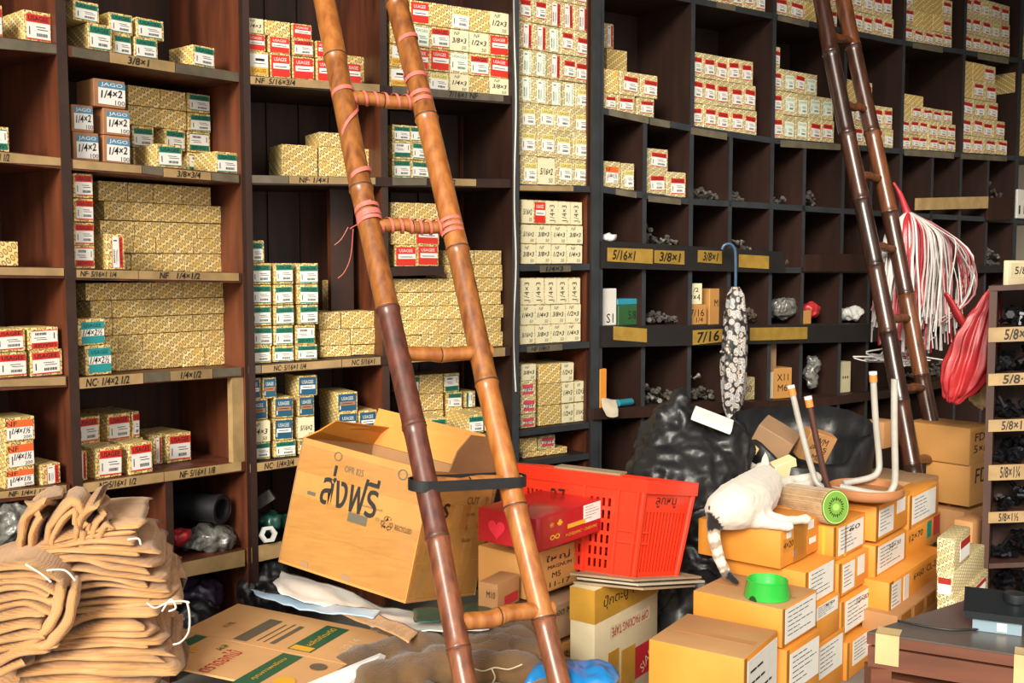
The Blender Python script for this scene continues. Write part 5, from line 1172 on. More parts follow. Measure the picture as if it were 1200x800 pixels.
zt = cd.location.z + cd['h']                   # lid of the carton it lies on
# carton behind, carrying the cat's shoulders
e1 = Vector((math.cos(math.radians(PHI)), math.sin(math.radians(PHI)))); e2 = Vector((-e1.y, e1.x))
base = Vector((cd.location.x, cd.location.y)) + e2 * (cd['d'] + .006)
bmk = bevel_box(.36, .26, zt, .004, 2); bmesh.ops.translate(bmk, verts=bmk.verts, vec=(-.20, 0, 0)); bmk.normal_update()
ok_ = obj('shipping_carton', bm_mesh(bmk, 'shipping_carton', 'card_orange', 40), None, (base.x, base.y, 0), math.radians(PHI)); tag(ok_, 'orange carton hidden behind the cat, under its head', 'carton', 'orange cartons around the cat')
def cz(px, py, z): return atz(px, py, z)
catc = cz(862, 590, zt)
def B(px, py, z, r): return (cz(px, py, zt + z), r)
body = []
trunk = [(850, 597, .062, .072), (861, 593, .072, .086), (875, 587, .075, .092), (887, 577, .072, .086), (895, 567, .068, .073), (896, 560, .068, .053)]
body += chain([B(*t) for t in trunk], 5)
hd = cz(894, 553, zt + .075) ; body += [(hd, (.044, .044, .042)), (hd + Vector((.012, -.022, -.008)), .026)]
# tail, hanging over the carton edge
tl = [at(841, 604, 3.64), at(836, 612, 3.60), at(837, 632, 3.565), at(842, 652, 3.55), at(851, 672, 3.53), at(863, 682, 3.50)]
body += chain(list(zip(tl, (.026, .025, .023, .021, .018, .012))), 6)
# forelegs and hindlegs reach away from the belly towards the stool
for ps in ([(890, 571, .055, .034), (908, 566, .045, .026), (930, 562, .045, .020), (946, 560, .05, .020), (956, 560, .054, .027)],
           [(886, 580, .035, .034), (905, 577, .03, .025), (925, 571, .03, .019), (945, 567, .036, .017), (950, 566, .036, .020)],
           [(868, 600, .045, .050), (885, 608, .03, .034), (903, 613, .022, .022), (918, 616, .018, .017), (924, 616, .018, .020)],
           [(878, 598, .03, .042), (900, 607, .025, .028), (922, 610, .022, .018), (938, 609, .02, .016), (945, 608, .02, .019)]):
    body += chain([B(*q) for q in ps], 5)
# toes
for (px, py, z) in ((957, 557, .056), (958, 560, .048), (957, 563, .042), (926, 614, .02), (927, 617, .014), (946, 606, .022), (947, 609, .016), (951, 563, .04), (952, 567, .032)): body += [B(px, py, z, .010)]
cat = blob('cat', [(p - catc, r) for p, r in body], .0075, 'cat_fur', None, 3, lambda p: .0022 * fbm(p * 45), catc)
# ears: pinched cones added to the same mesh
bm = bmesh.new(); bm.from_mesh(cat.data)
for (dx, dy, dz, hh, tiltx) in ((.006, -.01, .032, .052, .0), (-.030, .016, .012, .030, -.5)):
    bp_ = hd - catc + Vector((dx, dy, dz)); n = 10; vs = [bm.verts.new(bp_ + Vector((.019 * math.cos(2 * PI * k / n), .010 * math.sin(2 * PI * k / n), 0))) for k in range(n)]
    md = [bm.verts.new(bp_ + Vector((.012 * math.cos(2 * PI * k / n) + tiltx * hh * .5, .006 * math.sin(2 * PI * k / n), hh * .55))) for k in range(n)]
    tp = bm.verts.new(bp_ + Vector((tiltx * hh, 0, hh)))
    for k in range(n): bm.faces.new((vs[k], vs[(k + 1) % n], md[(k + 1) % n], md[k])); bm.faces.new((md[k], md[(k + 1) % n], tp))
bm.to_mesh(cat.data); bm.free()
cat.data.polygons.foreach_set('use_smooth', [True] * len(cat.data.polygons))
col = cat.data.color_attributes.new('coat', 'FLOAT_COLOR', 'POINT')
white, black, grey, pink = lin('#d2c7ba'), lin('#1e1917'), lin('#a08d7a'), lin('#a5806e')
tp_ = [p - catc for p in tl]; cum = [0]
for a, b_ in zip(tp_[:-1], tp_[1:]): cum.append(cum[-1] + (b_ - a).length)
patch = cz(838, 603, zt + .05) - catc
for v in cat.data.vertices:
    p = v.co; c = white; best = (9, 0)
    for i in range(len(tp_) - 1):
        a, b_ = tp_[i], tp_[i + 1]; d = b_ - a; t = max(0, min(1, (p - a).dot(d) / d.length_squared)); q = (p - a - d * t).length
        if q < best[0]: best = (q, (cum[i] + t * d.length) / cum[-1])
    nz = mnoise.noise(p * 40) * .06
    if best[0] < .034 and best[1] > .02:
        f = best[1] + nz * .6
        c = black if f < .30 or f > .88 else (grey if (f * 7) % 1 < .45 else lin('#d9c9b6'))
        if .80 < f <= .88: c = lin('#6a5f55')
    elif (p - patch).length < .035 + nz * .3: c = black
    w = p + catc
    for (px, py, z) in ((958, 560, .048), (946, 607, .02), (927, 616, .016)):
        if (w - cz(px, py, zt + z)).length < .019 and mnoise.noise(w * 90) > -.12: c = pink
    col.data[v.index].color = c
tag(cat, 'white cat with ringed black tail asleep on an orange carton', 'cat')
# ---------------------------------------------------------------- green pet bowl
mat('bowl_green', '#2fae3f', 0.25, coat=.3, var=.05, scale=5)
zb_ = cb.location.z + cb['h']; bc = atz(899, 699, zb_)
bw = MB().lathe([(.060, 0), (.073, .001), (.074, .006), (.066, .052), (.067, .057), (.0645, .059), (.061, .056), (.056, .030), (.050, .024), (.001, .022), (.001, .012), (.052, .010), (.062, .002)], 48, close=False)
o = bw.build('pet_bowl', 'bowl_green', None, 40, bc + Vector((0, 0, .0006))); tag(o, 'bright green plastic pet bowl on an orange carton', 'bowl')
mat('notch_dark', '#173d1c', .5)
vd = Vector((bc.x + .02, bc.y, 0)).normalized(); sd = Vector((-vd.y, vd.x, 0)); nd = (-vd + sd * .75).normalized(); tg = Vector((-nd.y, nd.x, 0))
nm = MB(); pts = []
for k in range(13): a = PI * k / 12; pts.append(nd * (.0745 - .0008 * 0 - .006 * math.sin(a) * .3) + tg * .014 * math.cos(a) + Vector((0, 0, .016 * math.sin(a))))
nm.add([p + nd * .001 for p in pts] + [p - nd * .004 for p in pts], [tuple(range(13)), tuple(range(25, 12, -1))] + [(k, k + 13, k + 14, k + 1) for k in range(12)]); nm.build('notch', 'notch_dark', o)
# ---------------------------------------------------------------- fruit cushion
burlap('woven_tan', '#c2a27a', '#8d6f4b', 260); mat('kiwi_green', '#74a53c', .7, var=.2, scale=20); mat('kiwi_pale', '#c6d98c', .7); mat('kiwi_core', '#9abf5c', .7); mat('kiwi_dark', '#3f6a1e', .7); mat('seed_black', '#141410', .6)
fcx = at(979, 594, 3.78); axd = Vector((-.42, .9, -.09)).normalized(); mt = frame(fcx, Vector((axd.y, -axd.x, 0)), Vector((axd.x * .1, axd.y * .1, 1)))     # local -Y looks out of the face
cu = thing('fruit_cushion', 'woven roll cushion with a green kiwi slice end beside the cat', 'cushion', fcx)
cu.rotation_euler = mt.to_euler()
Rc = .064
def discm(prof, y, n=40): return [(r * math.cos(2 * PI * k / n), y, r * math.sin(2 * PI * k / n)) for r in prof for k in range(n)]
mb = MB(); n = 40; prof = [(Rc * .93, 0), (Rc, .006), (Rc * 1.01, .05), (Rc * 1.0, .10), (Rc * 1.01, .19), (Rc, .245), (Rc * .9, .255)]
vs = [(r * math.cos(2 * PI * k / n), y, r * math.sin(2 * PI * k / n)) for r, y in prof for k in range(n)]; fs = [(i * n + k, (i + 1) * n + k, (i + 1) * n + (k + 1) % n, i * n + (k + 1) % n) for i in range(len(prof) - 1) for k in range(n)]
fs += [tuple(range(n)), tuple(range((len(prof) - 1) * n, len(prof) * n))[::-1]]; mb.add(vs, fs).build('roll', 'woven_tan', cu, 50)
def disc(name, r, y, m_, sx=1): 
    v = [(r * math.cos(2 * PI * k / n) * sx, y, r * math.sin(2 * PI * k / n)) for k in range(n)] + [(r * math.cos(2 * PI * k / n) * sx, y + .002, r * math.sin(2 * PI * k / n)) for k in range(n)]
    MB().add(v, [tuple(range(n)), tuple(range(2 * n - 1, n - 1, -1))] + [(k, k + n, (k + 1) % n + n, (k + 1) % n) for k in range(n)]).build(name, m_, cu)
disc('rind', Rc * .97, -.001, 'kiwi_dark'); disc('flesh_edge', Rc * .92, -.002, 'kiwi_pale'); disc('flesh', Rc * .87, -.003, 'kiwi_green'); disc('core', Rc * .2, -.004, 'kiwi_core', 1.2)
sm_ = MB()
for k in range(22):
    a = 2 * PI * k / 22; c = Vector((math.cos(a) * Rc * .46, -.005, math.sin(a) * Rc * .46)); t = Vector((math.cos(a), 0, math.sin(a))); s = Vector((-t.z, 0, t.x))
    l_, w_ = (.009, .0022) if k % 2 else (.006, .002)
    pts = [c + t * l_, c + s * w_, c - t * l_ * .7, c - s * w_]; sm_.add(pts + [p + Vector((0, .002, 0)) for p in pts], [(0, 1, 2, 3), (7, 6, 5, 4), (0, 4, 5, 1), (1, 5, 6, 2), (2, 6, 7, 3), (3, 7, 4, 0)])
o = sm_.build('seeds', 'seed_black', cu); o['kind'] = 'stuff'
# ---------------------------------------------------------------- upturned stool
mat('stool_seat', '#b1774c', .5, var=.15, scale=6); mat('tube_white', '#b3aea4', .35, var=.2, scale=14); mat('tube_brown', '#4e2c22', .4, var=.2, scale=14); mat('cap_orange', '#d9823c', .5); mat('cap_white', '#e8e4dc', .5)
sc_ = at(1014, 576, 4.02)
st = thing('stool', 'upturned round stool with brown seat and pale tube legs', 'stool', sc_)
sw = lambda x, y, Y: at(x, y, Y) - sc_
MB().lathe([(.001, -.016), (.125, -.016), (.138, -.008), (.142, .004), (.140, .022), (.134, .026), (.130, .018), (.124, .004), (.001, .002)], 48).build('seat', 'stool_seat', st, 45)
def leg(pts, r, m_, cap):
    o = MB().tube(spline([sw(*p) for p in pts], 6), r, 12).build('leg', m_, st, 60)
    a, b_ = sw(*pts[0]), sw(*pts[1]); d = (a - b_).normalized()
    if cap:
        MB().tube([a - d * .035, a - d * .006], r * 1.22, 12).build('cap', 'cap_orange', o, 50); MB().tube([a - d * .006, a + d * .006], r * 1.25, 12).build('cap_band', 'cap_white', o, 50)
leg([(1048, 444, 3.93), (1048, 500, 3.93), (1049, 555, 3.93), (1046, 572, 3.93), (1034, 579, 3.93), (985, 570, 4.0)], .0125, 'tube_white', False)
leg([(1023, 437, 4.12), (1026, 490, 4.12), (1030, 535, 4.12), (1029, 552, 4.11), (1018, 560, 4.1), (988, 566, 4.08)], .0125, 'tube_white', True)
leg([(927, 453, 4.14), (938, 500, 4.12), (951, 548, 4.10), (960, 568, 4.08), (985, 574, 4.04)], .0120, 'tube_white', True)
leg([(947, 466, 3.98), (958, 520, 3.97), (970, 570, 3.96), (980, 580, 3.96), (1000, 581, 3.95)], .0120, 'tube_brown', True)
# ---------------------------------------------------------------- table, device, bolt rack, hanging things
mat('table_wood', '#70402c', .5, var=.35, scale=4, stretch=(1, 1, 6), bump=.05); mat('table_top', '#57504b', .3, var=.15, scale=10); mat('tape_beige', '#c9ae7c', .4, var=.15, scale=15)
ZT = .6
tFL, tFR, tBL = atz(1016, 740, ZT), atz(1235, 773, ZT), atz(1128, 704, ZT); tBR = tFR + (tBL - tFL)
tb = thing('work_table', 'wooden work table with grey top at the picture corner', 'table', (tFL.x, tFL.y, 0)); tl0 = Vector((tFL.x, tFL.y, 0))
def q4(z): return [Vector((p.x, p.y, z)) - tl0 for p in (tFL, tFR, tBR, tBL)]
MB().hexa(q4(ZT - .004), q4(ZT)).build('top_sheet', 'table_top', tb)
c4 = sum(q4(0), Vector()) / 4
def ins(z, k): return [p + (c4 - p).normalized() * k + Vector((0, 0, 0)) for p in q4(z)]
MB().hexa(q4(ZT - .03), q4(ZT - .0045)).build('top_board', 'table_wood', tb); MB().hexa(ins(ZT - .085, .006), ins(ZT - .031, .006)).build('apron', 'table_wood', tb); MB().hexa(ins(.12, .03), ins(ZT - .086, .03)).build('cabinet', 'table_wood', tb)
for i in range(4):
    p = ins(0, .03)[i]; MB().box((p.x - .025, p.y - .025, 0), (p.x + .025, p.y + .025, ZT - .0855)).build('leg', 'table_wood', tb)
fx = (tFR - tFL).normalized()
for f, w in ((.05, .055), (.80, .07)):
    o = tFL - tl0 + (tFR - tFL) * f; mt = frame((o.x, o.y, ZT), fx, (0, 0, 1))
    MB().box((0, -.002, -.075), (w, -.0005, .0015), M4=mt).box((0, -.002, 0), (w, .05, .0015), M4=mt).build('tape_patch', 'tape_beige', tb)
mat('device_black', '#1d2226', .35, var=.1, scale=20); mat('device_grey', '#7f95a3', .4); mat('cable_black', '#151515', .5)
dv = thing('desk_device', 'black topped grey desk device with knob on the work table', 'device', atz(1168, 742, ZT)); d0 = dv.location.copy()
ph = math.radians(-24); ex = Vector((math.cos(ph), math.sin(ph), 0)); mt = frame((0, 0, 0), ex, (0, 0, 1))
MB().box((-.055, 0, .0008), (.055, .10, .032), M4=mt).build('base', 'device_grey', dv)
mb = MB(); mb.hexa([mt @ Vector(p) for p in ((-.072, -.012, .033), (.075, -.012, .033), (.075, .12, .05), (-.072, .12, .05))], [mt @ Vector(p) for p in ((-.076, -.016, .052), (.079, -.016, .052), (.079, .124, .074), (-.076, .124, .074))]); mb.build('top_plate', 'device_black', dv)
MB().lathe([(.001, 0), (.026, 0), (.027, .004), (.025, .022), (.001, .024)], 24, c=tuple(mt @ Vector((.04, .07, .064)))).build('knob', 'device_black', dv, 40)
MB().box((.0, -.001, .006), (.022, .0, .026), M4=mt).build('socket', 'paper_white', dv)
cb_ = [atz(x, y, ZT + .004) - d0 for x, y in ((1165, 738), (1145, 737), (1115, 738), (1080, 733), (1052, 727))]; MB().tube(spline(cb_, 6), .003, 6).build('cable', 'cable_black', dv, 60)
# bolt rack
mat('rack_wood', '#4a2d22', .6, var=.4, scale=6, stretch=(3, 3, .6)); mat('bolt_steel', '#2a2a2e', .35, metal=.7, var=.3, scale=30, orand=.3)
RK = Sec('rack', (1160, 4.25), (1260, 4.115), .3)
rk = thing('bolt_rack', 'brown wooden bolt rack with taped shelf edges at picture side', 'shelf')
ys = [335, 384, 438, 492, 545, 600, 660, 702]
for i, y in enumerate(ys): RK.shelf(str(i), [(1160, y), (1230, y - 3)])
ztop = RK.z('0', 0) ; UW = .34
for u in (.012, UW): upright(RK, u, rk, w=.028, z0=0, z1=ztop - .021, m='rack_wood')
MB().hexa([RK.pt(0, .3, 0), RK.pt(UW, .3, 0), RK.pt(UW, .312, 0), RK.pt(0, .312, 0)], [RK.pt(0, .3, ztop), RK.pt(UW, .3, ztop), RK.pt(UW, .312, ztop), RK.pt(0, .312, ztop)]).build('back_panel', 'rack_wood', rk)
for i in range(8): board(RK, str(i), -.006 if i == 0 else .028, UW + .01 if i == 0 else UW - .016, rk, thick=.02, m='rack_wood')
for (a, b_, tx) in ((384, 401, '5/8×'), (438, 452, '5/8·'), (492, 506, '5/8×1'), (545, 563, '5/8×1¼'), (600, 613, '5/8×1½')):
    tape(RK, 1158, 1215, (a, a - 2), (b_, b_ - 2), rk, [(tx, 1180, 1204)], 'tape_tan', t=-.012, th=.004)
# bolts, one mesh shared by all
def bolt_mesh(L_, r, hr, hh):
    mb = MB(); mb.tube([(0, 0, 0), (0, 0, hh)], hr, 6); mb.tube([(0, 0, hh), (0, 0, hh + L_)], r, 6); me = bpy.data.meshes.new('bolt'); me.from_pydata(mb.v, [], mb.f); me.materials.append(M['bolt_steel']); return me
bm1, bm2 = bolt_mesh(.04, .009, .017, .011), bolt_mesh(.025, .009, .017, .011)
Rb = random.Random(5)
for i in range(7):
    for k in range(26):
        u = Rb.uniform(.05, .20); t = Rb.uniform(.02, .2); z = RK.z(str(i + 1), u) + .014 + (Rb.random() ** 1.3) * (.05 + .45 * max(0, u - .03)) * (.5 + t * 2) * (.9 if i < 5 else 1)
        z = min(z, RK.z(str(i), u) - .06)
        o = obj('hex_bolt', bm1 if Rb.random() < .5 else bm2, None, RK.pt(u, t, z)); o.rotation_euler = (Rb.uniform(0, 6.3), Rb.uniform(0, 6.3), Rb.uniform(0, 6.3))
        tag(o, 'dark steel hex bolt heaped in the %s rack cell from the top' % ORD[i], 'bolt', 'bolts in the %s rack cell' % ORD[i])
cr = corner_box('small_carton', 'cream carton lettered 5/8 on top of the bolt rack', (1182, 305), 4.3, -50, 1176, 1215, .1, 'card_cream', zb=ztop + .001); onface(cr, 'R', .1, .9, .3, .9, ['card_cream', 'ink'], words(('5/8', .4, .5, .5, .5)), 'handwriting', .0003)
# hanging bundle of plastic string
mat('string_white', '#d8d2cf', .35, var=.1, scale=20, coat=.2); mat('string_red', '#b3303a', .35, var=.2, scale=20, coat=.2); mat('string_pink', '#c87c80', .4)
sb = thing('string_bundle', 'hanging bundle of red and white plastic string by the dark ladder', 'string', at(1050, 216, 5.45)); s0 = sb.location.copy()
Rs = random.Random(8); P_ = lambda x, y, d=0: at(x, y, 5.35 + d) - s0
MB().tube(spline([P_(1047, 214), P_(1055, 228), P_(1063, 250)], 5), [.006, .008, .008, .009, .012, .014, .014, .016, .018, .02, .022], 8).build('knot', 'string_red', sb, 60)
for nm, cnt, mm in (('white_strands', 130, 'string_white'), ('red_strands', 60, 'string_red'), ('pink_strands', 40, 'string_pink')):
    mb = MB()
    for k in range(cnt):
        f = Rs.random(); 
        if nm == 'red_strands': f = .25 + .35 * f if k % 3 else f
        xm = 1034 + f * 92; xe = 1024 + f * 104 + Rs.uniform(-10, 10); d = Rs.uniform(-.12, .1); ye = Rs.uniform(372, 420) - abs(f - .45) * 34
        pts = [P_(1064, 247), P_(1064 + (xm - 1064) * .8, 260 + abs(f - .38) * 26, d * .7), P_(xm, 292 + Rs.uniform(-6, 14), d), P_((xm + xe) / 2 + Rs.uniform(-5, 5), 340, d), P_(xe, ye, d)]
        if f > .8 and Rs.random() < .6: pts = [P_(1063, 250), P_(1100, 266, d * .3), P_(1128 + Rs.uniform(-6, 12), 300, d), P_(1130 + Rs.uniform(-8, 14), 345, d), P_(1105 + Rs.uniform(-15, 10), 378, d)]
        mb.tube(spline(pts, 4), Rs.uniform(.0045, .009), 5, flat=.5, twist=Rs.random() * 6)
    o = mb.build(nm, mm, sb, 60); o['kind'] = 'stuff'
mb = MB()
for k in range(14):
    x = Rs.uniform(1040, 1100); mb.tube(spline([P_(x, 395), P_(x - 20, 415 + Rs.uniform(-8, 8)), P_(x - 45 * Rs.random() - 10, 425 + Rs.uniform(-12, 4)), P_(x + 20 * Rs.random(), 432 + Rs.uniform(-14, 0))], 4), .004, 5)
o = mb.build('trailing_ends', 'string_white', sb, 60); o['kind'] = 'stuff'
# carrier bags hanging on the rack
def pleated_bag(name, label, axis, m, seed, pleats=11, depth=.55):
    """limp bag: rings along an axis of (px, py, Y, half width in m), folded into irregular pleats"""
    o0 = at(*axis[0][:3]); C = spline([at(*a_[:3]) for a_ in axis], 6); Rd = spline([(a_[3], 0, 0) for a_ in axis], 6); n = 72; vs = []
    for i, (c, r) in enumerate(zip(C, Rd)):
        for k in range(n):
            a = 2 * PI * k / n; w = .16 * math.sin(pleats * a + seed + i * .05) + .10 * math.sin((pleats * 2 - 3) * a + seed * 2 - i * .09) + .18 * mnoise.noise(Vector((math.cos(a) * 2, math.sin(a) * 2, i * .22 + seed)))
            rr = max(r.x, .004) * (1 + w); vs.append(c - o0 + Vector((rr * math.cos(a), rr * math.sin(a) * depth, .018 * mnoise.noise(Vector((a * 2, i * .3, seed))))))
    K = len(C); fs = [(i * n + k, i * n + (k + 1) % n, (i + 1) * n + (k + 1) % n, (i + 1) * n + k) for i in range(K - 1) for k in range(n)] + [tuple(range(n))[::-1], tuple(range((K - 1) * n, K * n))]
    o = MB().add(vs, fs).build(name, m, None, 180, o0); bm = bmesh.new(); bm.from_mesh(o.data); bmesh.ops.recalc_face_normals(bm, faces=bm.faces); bm.to_mesh(o.data); bm.free()
    return tag(o, label, 'plastic bag')
rbag = pleated_bag('carrier_bag', 'crumpled red carrier bag hanging beside the bolt rack', [(1166, 336, 4.5, .012), (1160, 352, 4.5, .04), (1152, 374, 4.5, .065), (1144, 400, 4.5, .085), (1136, 430, 4.5, .092), (1128, 452, 4.5, .075), (1120, 468, 4.5, .04), (1116, 471, 4.5, .012)], 'plastic_red', 1.3)
MB().tube([p - rbag.location for p in spline([at(1108, 343, 4.54), at(1114, 353, 4.54), at(1122, 368, 4.54), at(1132, 386, 4.53)], 5)], [.012, .017, .021, .023, .024, .026, .028, .03, .032, .034, .036, .036, .034, .03, .026, .02], 9, flat=.45).build('handle_loop', 'plastic_red', rbag, 180)
pleated_bag('carrier_bag', 'cream plastic bag hanging behind the red one', [(1168, 388, 4.66, .012), (1162, 405, 4.66, .035), (1156, 430, 4.66, .055), (1154, 455, 4.66, .06), (1153, 472, 4.66, .045), (1153, 478, 4.66, .012)], 'plastic_cream', 2.9, 8)
# umbrella hooked over the shelf lip
m = mat('umbrella_cloth', '#8f8a86', .6, var=.5, scale=22, col2='#2b2b2b'); nt = m.node_tree
vo = nt.nodes.new('ShaderNodeTexVoronoi'); vo.inputs['Scale'].default_value = 38; tcu = nt.nodes.new('ShaderNodeTexCoord'); nt.links.new(tcu.outputs['Object'], vo.inputs['Vector'])
rr_ = nt.nodes.new('ShaderNodeValToRGB'); rr_.color_ramp.interpolation = 'CONSTANT'
els = rr_.color_ramp.elements; els[0].color = lin('#c4bdb4'); els[1].position = .3; els[1].color = lin('#8c97a6')
for p, c in ((.45, '#cbb9a6'), (.6, '#5d5a58'), (.75, '#1e1e20')): e = els.new(p - .07); e.color = lin(c)
nt.links.new(vo.outputs['Distance'], rr_.inputs['Fac']); nt.links.new(rr_.outputs['Color'], nt.nodes['Principled BSDF'].inputs['Base Color'])
els[1].position = .22; mat('handle_blue', '#35506b', .3, coat=.3)
YU = 5.30
um = thing('umbrella', 'closed floral umbrella with blue hooked handle hanging on the shelf', 'umbrella', at(860, 490, YU)); u0 = um.location.copy(); U = lambda x, y: at(x, y, YU) - u0
MB().tube(spline([U(846, 292), U(849, 287), U(856, 286), U(861, 292), U(862, 305), U(862, 338)], 6), .008, 10).build('handle', 'handle_blue', um, 60)
mb = MB(); prof = [(862, 336, .018), (862, 345, .040), (862, 370, .052), (861, 400, .058), (860, 430, .062), (859, 455, .058), (858, 475, .045), (858, 490, .022)]; n = 28; vs = []
for (x, y, r) in prof:
    c = U(x, y)
    for k in range(n): a = 2 * PI * k / n; rr2 = r * (1 + .14 * math.sin(8 * a + y * .02) + .05 * math.sin(3 * a + y * .1)); vs.append(c + Vector((rr2 * math.cos(a), rr2 * math.sin(a), 0)))
mb.add(vs, [(i * n + k, i * n + (k + 1) % n, (i + 1) * n + (k + 1) % n, (i + 1) * n + k) for i in range(len(prof) - 1) for k in range(n)] + [tuple(range(n)), tuple(range((len(prof) - 1) * n, len(prof) * n))[::-1]]); mb.build('canopy', 'umbrella_cloth', um, 180)
MB().tube([U(859, 412) + Vector((.062, 0, 0)), U(859, 412) + Vector((0, -.066, 0)), U(859, 412) + Vector((-.062, 0, 0))], .006, 6).build('tie_band', 'umbrella_cloth', um)
# white cable down the black upright
MB().tube(spline([MS.pt(MS.L - .004, -.016, z) + Vector((.006 * math.sin(z * 9), 0, 0)) for z in (3.2, 2.6, 2.2, 1.8, 1.5, 1.2, .95)], 5), .004, 6).build('white_cable', 'cord_white', None, 60)
tag(bpy.data.objects['white_cable'], 'thin white cable running down the black shelf post', 'cable')
# ---------------------------------------------------------------- small things in the pigeonholes
mat('scrap_steel', '#6b6661', .4, metal=.3, var=.4, scale=40); mat('scrap_rust', '#5a4a40', .6, var=.4, scale=40)
def heap(S, key, x0, x1, ytop, label, t=.06, n=46, m='scrap_steel', depth=.16, seed=0, s=1.0):
    R = random.Random(seed + x0); ua, ub = S.u(x0, t), S.u(x1, t); zb = S.z(key, (ua + ub) / 2); zt_ = S.hit((x0 + x1) / 2, ytop, t)[1]; hh = max(zt_ - zb, .03)
    o0 = S.pt((ua + ub) / 2, t, zb); mb = MB()
    for k in range(n):
        f = R.random(); u = ua + (ub - ua) * f; tt = t + R.uniform(0, depth); env = 1 - abs(f - .35) * 1.2
        z = zb + .012 + R.random() * hh * max(.15, env); c = S.pt(u, tt, z) - o0
        d = Vector((R.uniform(-1, 1), R.uniform(-1, 1), R.uniform(-.6, .6))).normalized(); L_ = R.uniform(.012, .022) * s
        mb.tube([c - d * L_, c - d * L_ * .3], .013 * s, 6); mb.tube([c - d * L_ * .3, c + d * L_], .007 * s, 6)
    o = mb.build('bolt_heap', m, None, None, o0); tag(o, label, 'bolts', None, 'stuff'); return o
for a in (('2', 806, 842, 222, 'loose grey bolts in the small cubby beside the red-labelled trio'), ('2', 859, 873, 229, 'few loose bolts in the cubby above the umbrella hook'), ('2', 899, 920, 230, 'two or three loose bolts in an empty cubby'),
          ('2', 941, 960, 222, 'small wire coil heap in the cubby behind the dark ladder'), ('3', 760, 802, 262, 'heap of round-headed bolts above the gold tape lip'), ('3', 854, 898, 274, 'heap of bolts right above the umbrella hook'), ('3', 902, 930, 302, 'low brown heap at the end of the taped lip'),
          ('4', 757, 800, 367, 'low dark bolt heap between green box and lettered cartons'), ('4', 868, 894, 352, 'rusty bolt heap beside the umbrella'), ('5', 752, 800, 452, 'dark bolt heap above the black bag'), ('5', 803, 838, 440, 'large bolt heap spilling beside the umbrella'), ('5', 1082, 1118, 415, 'dark bolt heap below the string bundle'),
          ('3', 1150, 1186, 288, 'tangled bolt heap in the far pigeonhole'), ('2', 1156, 1186, 214, 'tangled cord heap in the far upper pigeonhole'), ('5', 1046, 1078, 428, 'dark bolts behind the rear ladder poles')):
    heap(RS, a[0], a[1], a[2], a[3], a[4], seed=3, m='scrap_rust' if 'rusty' in a[4] or 'brown' in a[4] else 'scrap_steel')
mat('tin_green', '#2f5a35', .4, var=.2, scale=10); mat('tin_teal', '#2f8fa6', .4, var=.2, scale=10); mat('box_cream', '#cfc3a0', .65, var=.15, scale=10); mat('foam_white', '#d8d4cc', .6, var=.1, scale=10)
def sbox(S, key, xl, xr, yt, m, label, t=.03, depth=.12, text=None, z0=None, name='small_carton', rz=0, cat='carton'):
    ua, ub = S.u(xl, t), S.u(xr, t); um_ = (ua + ub) / 2; zb = S.z(key, um_) + .001 if z0 is None else z0; zt_ = S.hit((xl + xr) / 2, yt, t)[1]
    bm = bevel_box(ub - ua, depth, zt_ - zb, .003); bm.normal_update(); uvbox(bm); o = obj(name, bm_mesh(bm, name, m), None, S.pt(um_, t, zb), S.rz + rz); tag(o, label, cat)
    if text:
        mb = MB()
        for (st_, cx, cz_, h, w) in text: mb.text(st_, cx * (ub - ua), cz_ * (zt_ - zb), h * (zt_ - zb), y=-.0012, w=w * (ub - ua))
        mb.build('handwriting', 'ink', o)
    return o, zt_
sbox(RS, '4', 707, 723, 338, 'foam_white', 'white carton with black marks at the pigeonhole wall start', text=[('S1', 0, .2, .25, .5)])
_, z = sbox(RS, '4', 725, 748, 357, 'tin_green', 'green box with teal lid beside the white carton', text=[('5/8', .2, .5, .4, .4)]); sbox(RS, '4', 724, 749, 350, 'tin_teal', 'teal tray resting on the green box', z0=z)
_, z = sbox(RS, '4', 806, 829, 357, 'card_tan', 'orange tan carton carrying a white card in the middle pigeonholes', text=[('7/16', 0, .6, .35, .7), ('1 1/4', 0, .25, .25, .6)]); sbox(RS, '4', 806, 823, 332, 'lab_cream', 'white hand-lettered card box on the orange tan carton', z0=z + .001, depth=.05, text=[('1/2', 0, .7, .2, .5), ('9×4', 0, .35, .3, .7)], rz=-.06)
sbox(RS, '4', 832, 851, 338, 'card_tan', 'tan carton with white paper beside the umbrella top', t=.05, depth=.2, text=[('M×8', .1, .6, .2, .6)])
sbox(RS, '5', 704, 712, 432, 'card_orange', 'upright orange tube box at the shelf post', t=-.01, depth=.05)
for (x0, x1, y, m_, lab) in ((708, 730, 466, 'foam_white', 'white sealant tube lying on the lower shelf'), (722, 744, 463, 'tin_teal', 'cyan tube lying beside the white sealant tube')):
    a, b_ = RS.pt(RS.u(x0), -.015, RS.z('5', 0.1) + .019), RS.pt(RS.u(x1), .02, RS.z('5', .2) + .019); o0 = a.copy(); tag(MB().tube([a - o0, b_ - o0], .017, 14).build('sealant_tube', m_, None, 50, o0), lab, 'tube')
sbox(RS, '5', 871, 887, 442, 'gold_pale', 'pale patterned carton just behind the umbrella', text=[('30', 0, .5, .3, .5)]); sbox(RS, '5', 868, 878, 424, 'gold_pale', 'tall narrow carton peeking out behind the umbrella', t=.16)
_, z = sbox(RS, '5', 897, 909, 436, 'box_cream', 'tall cream carton under the gold taped lip'); sbox(RS, '5', 896, 912, 402, 'card_grey', 'dusty carton standing on the cream one', z0=z + .001, t=.04)
sbox(RS, '5', 910, 929, 431, 'card_tan', 'tan hand-lettered carton behind the white pole cap', text=[('X11', 0, .7, .22, .6), ('M6', 0, .35, .22, .5)], rz=-.15)
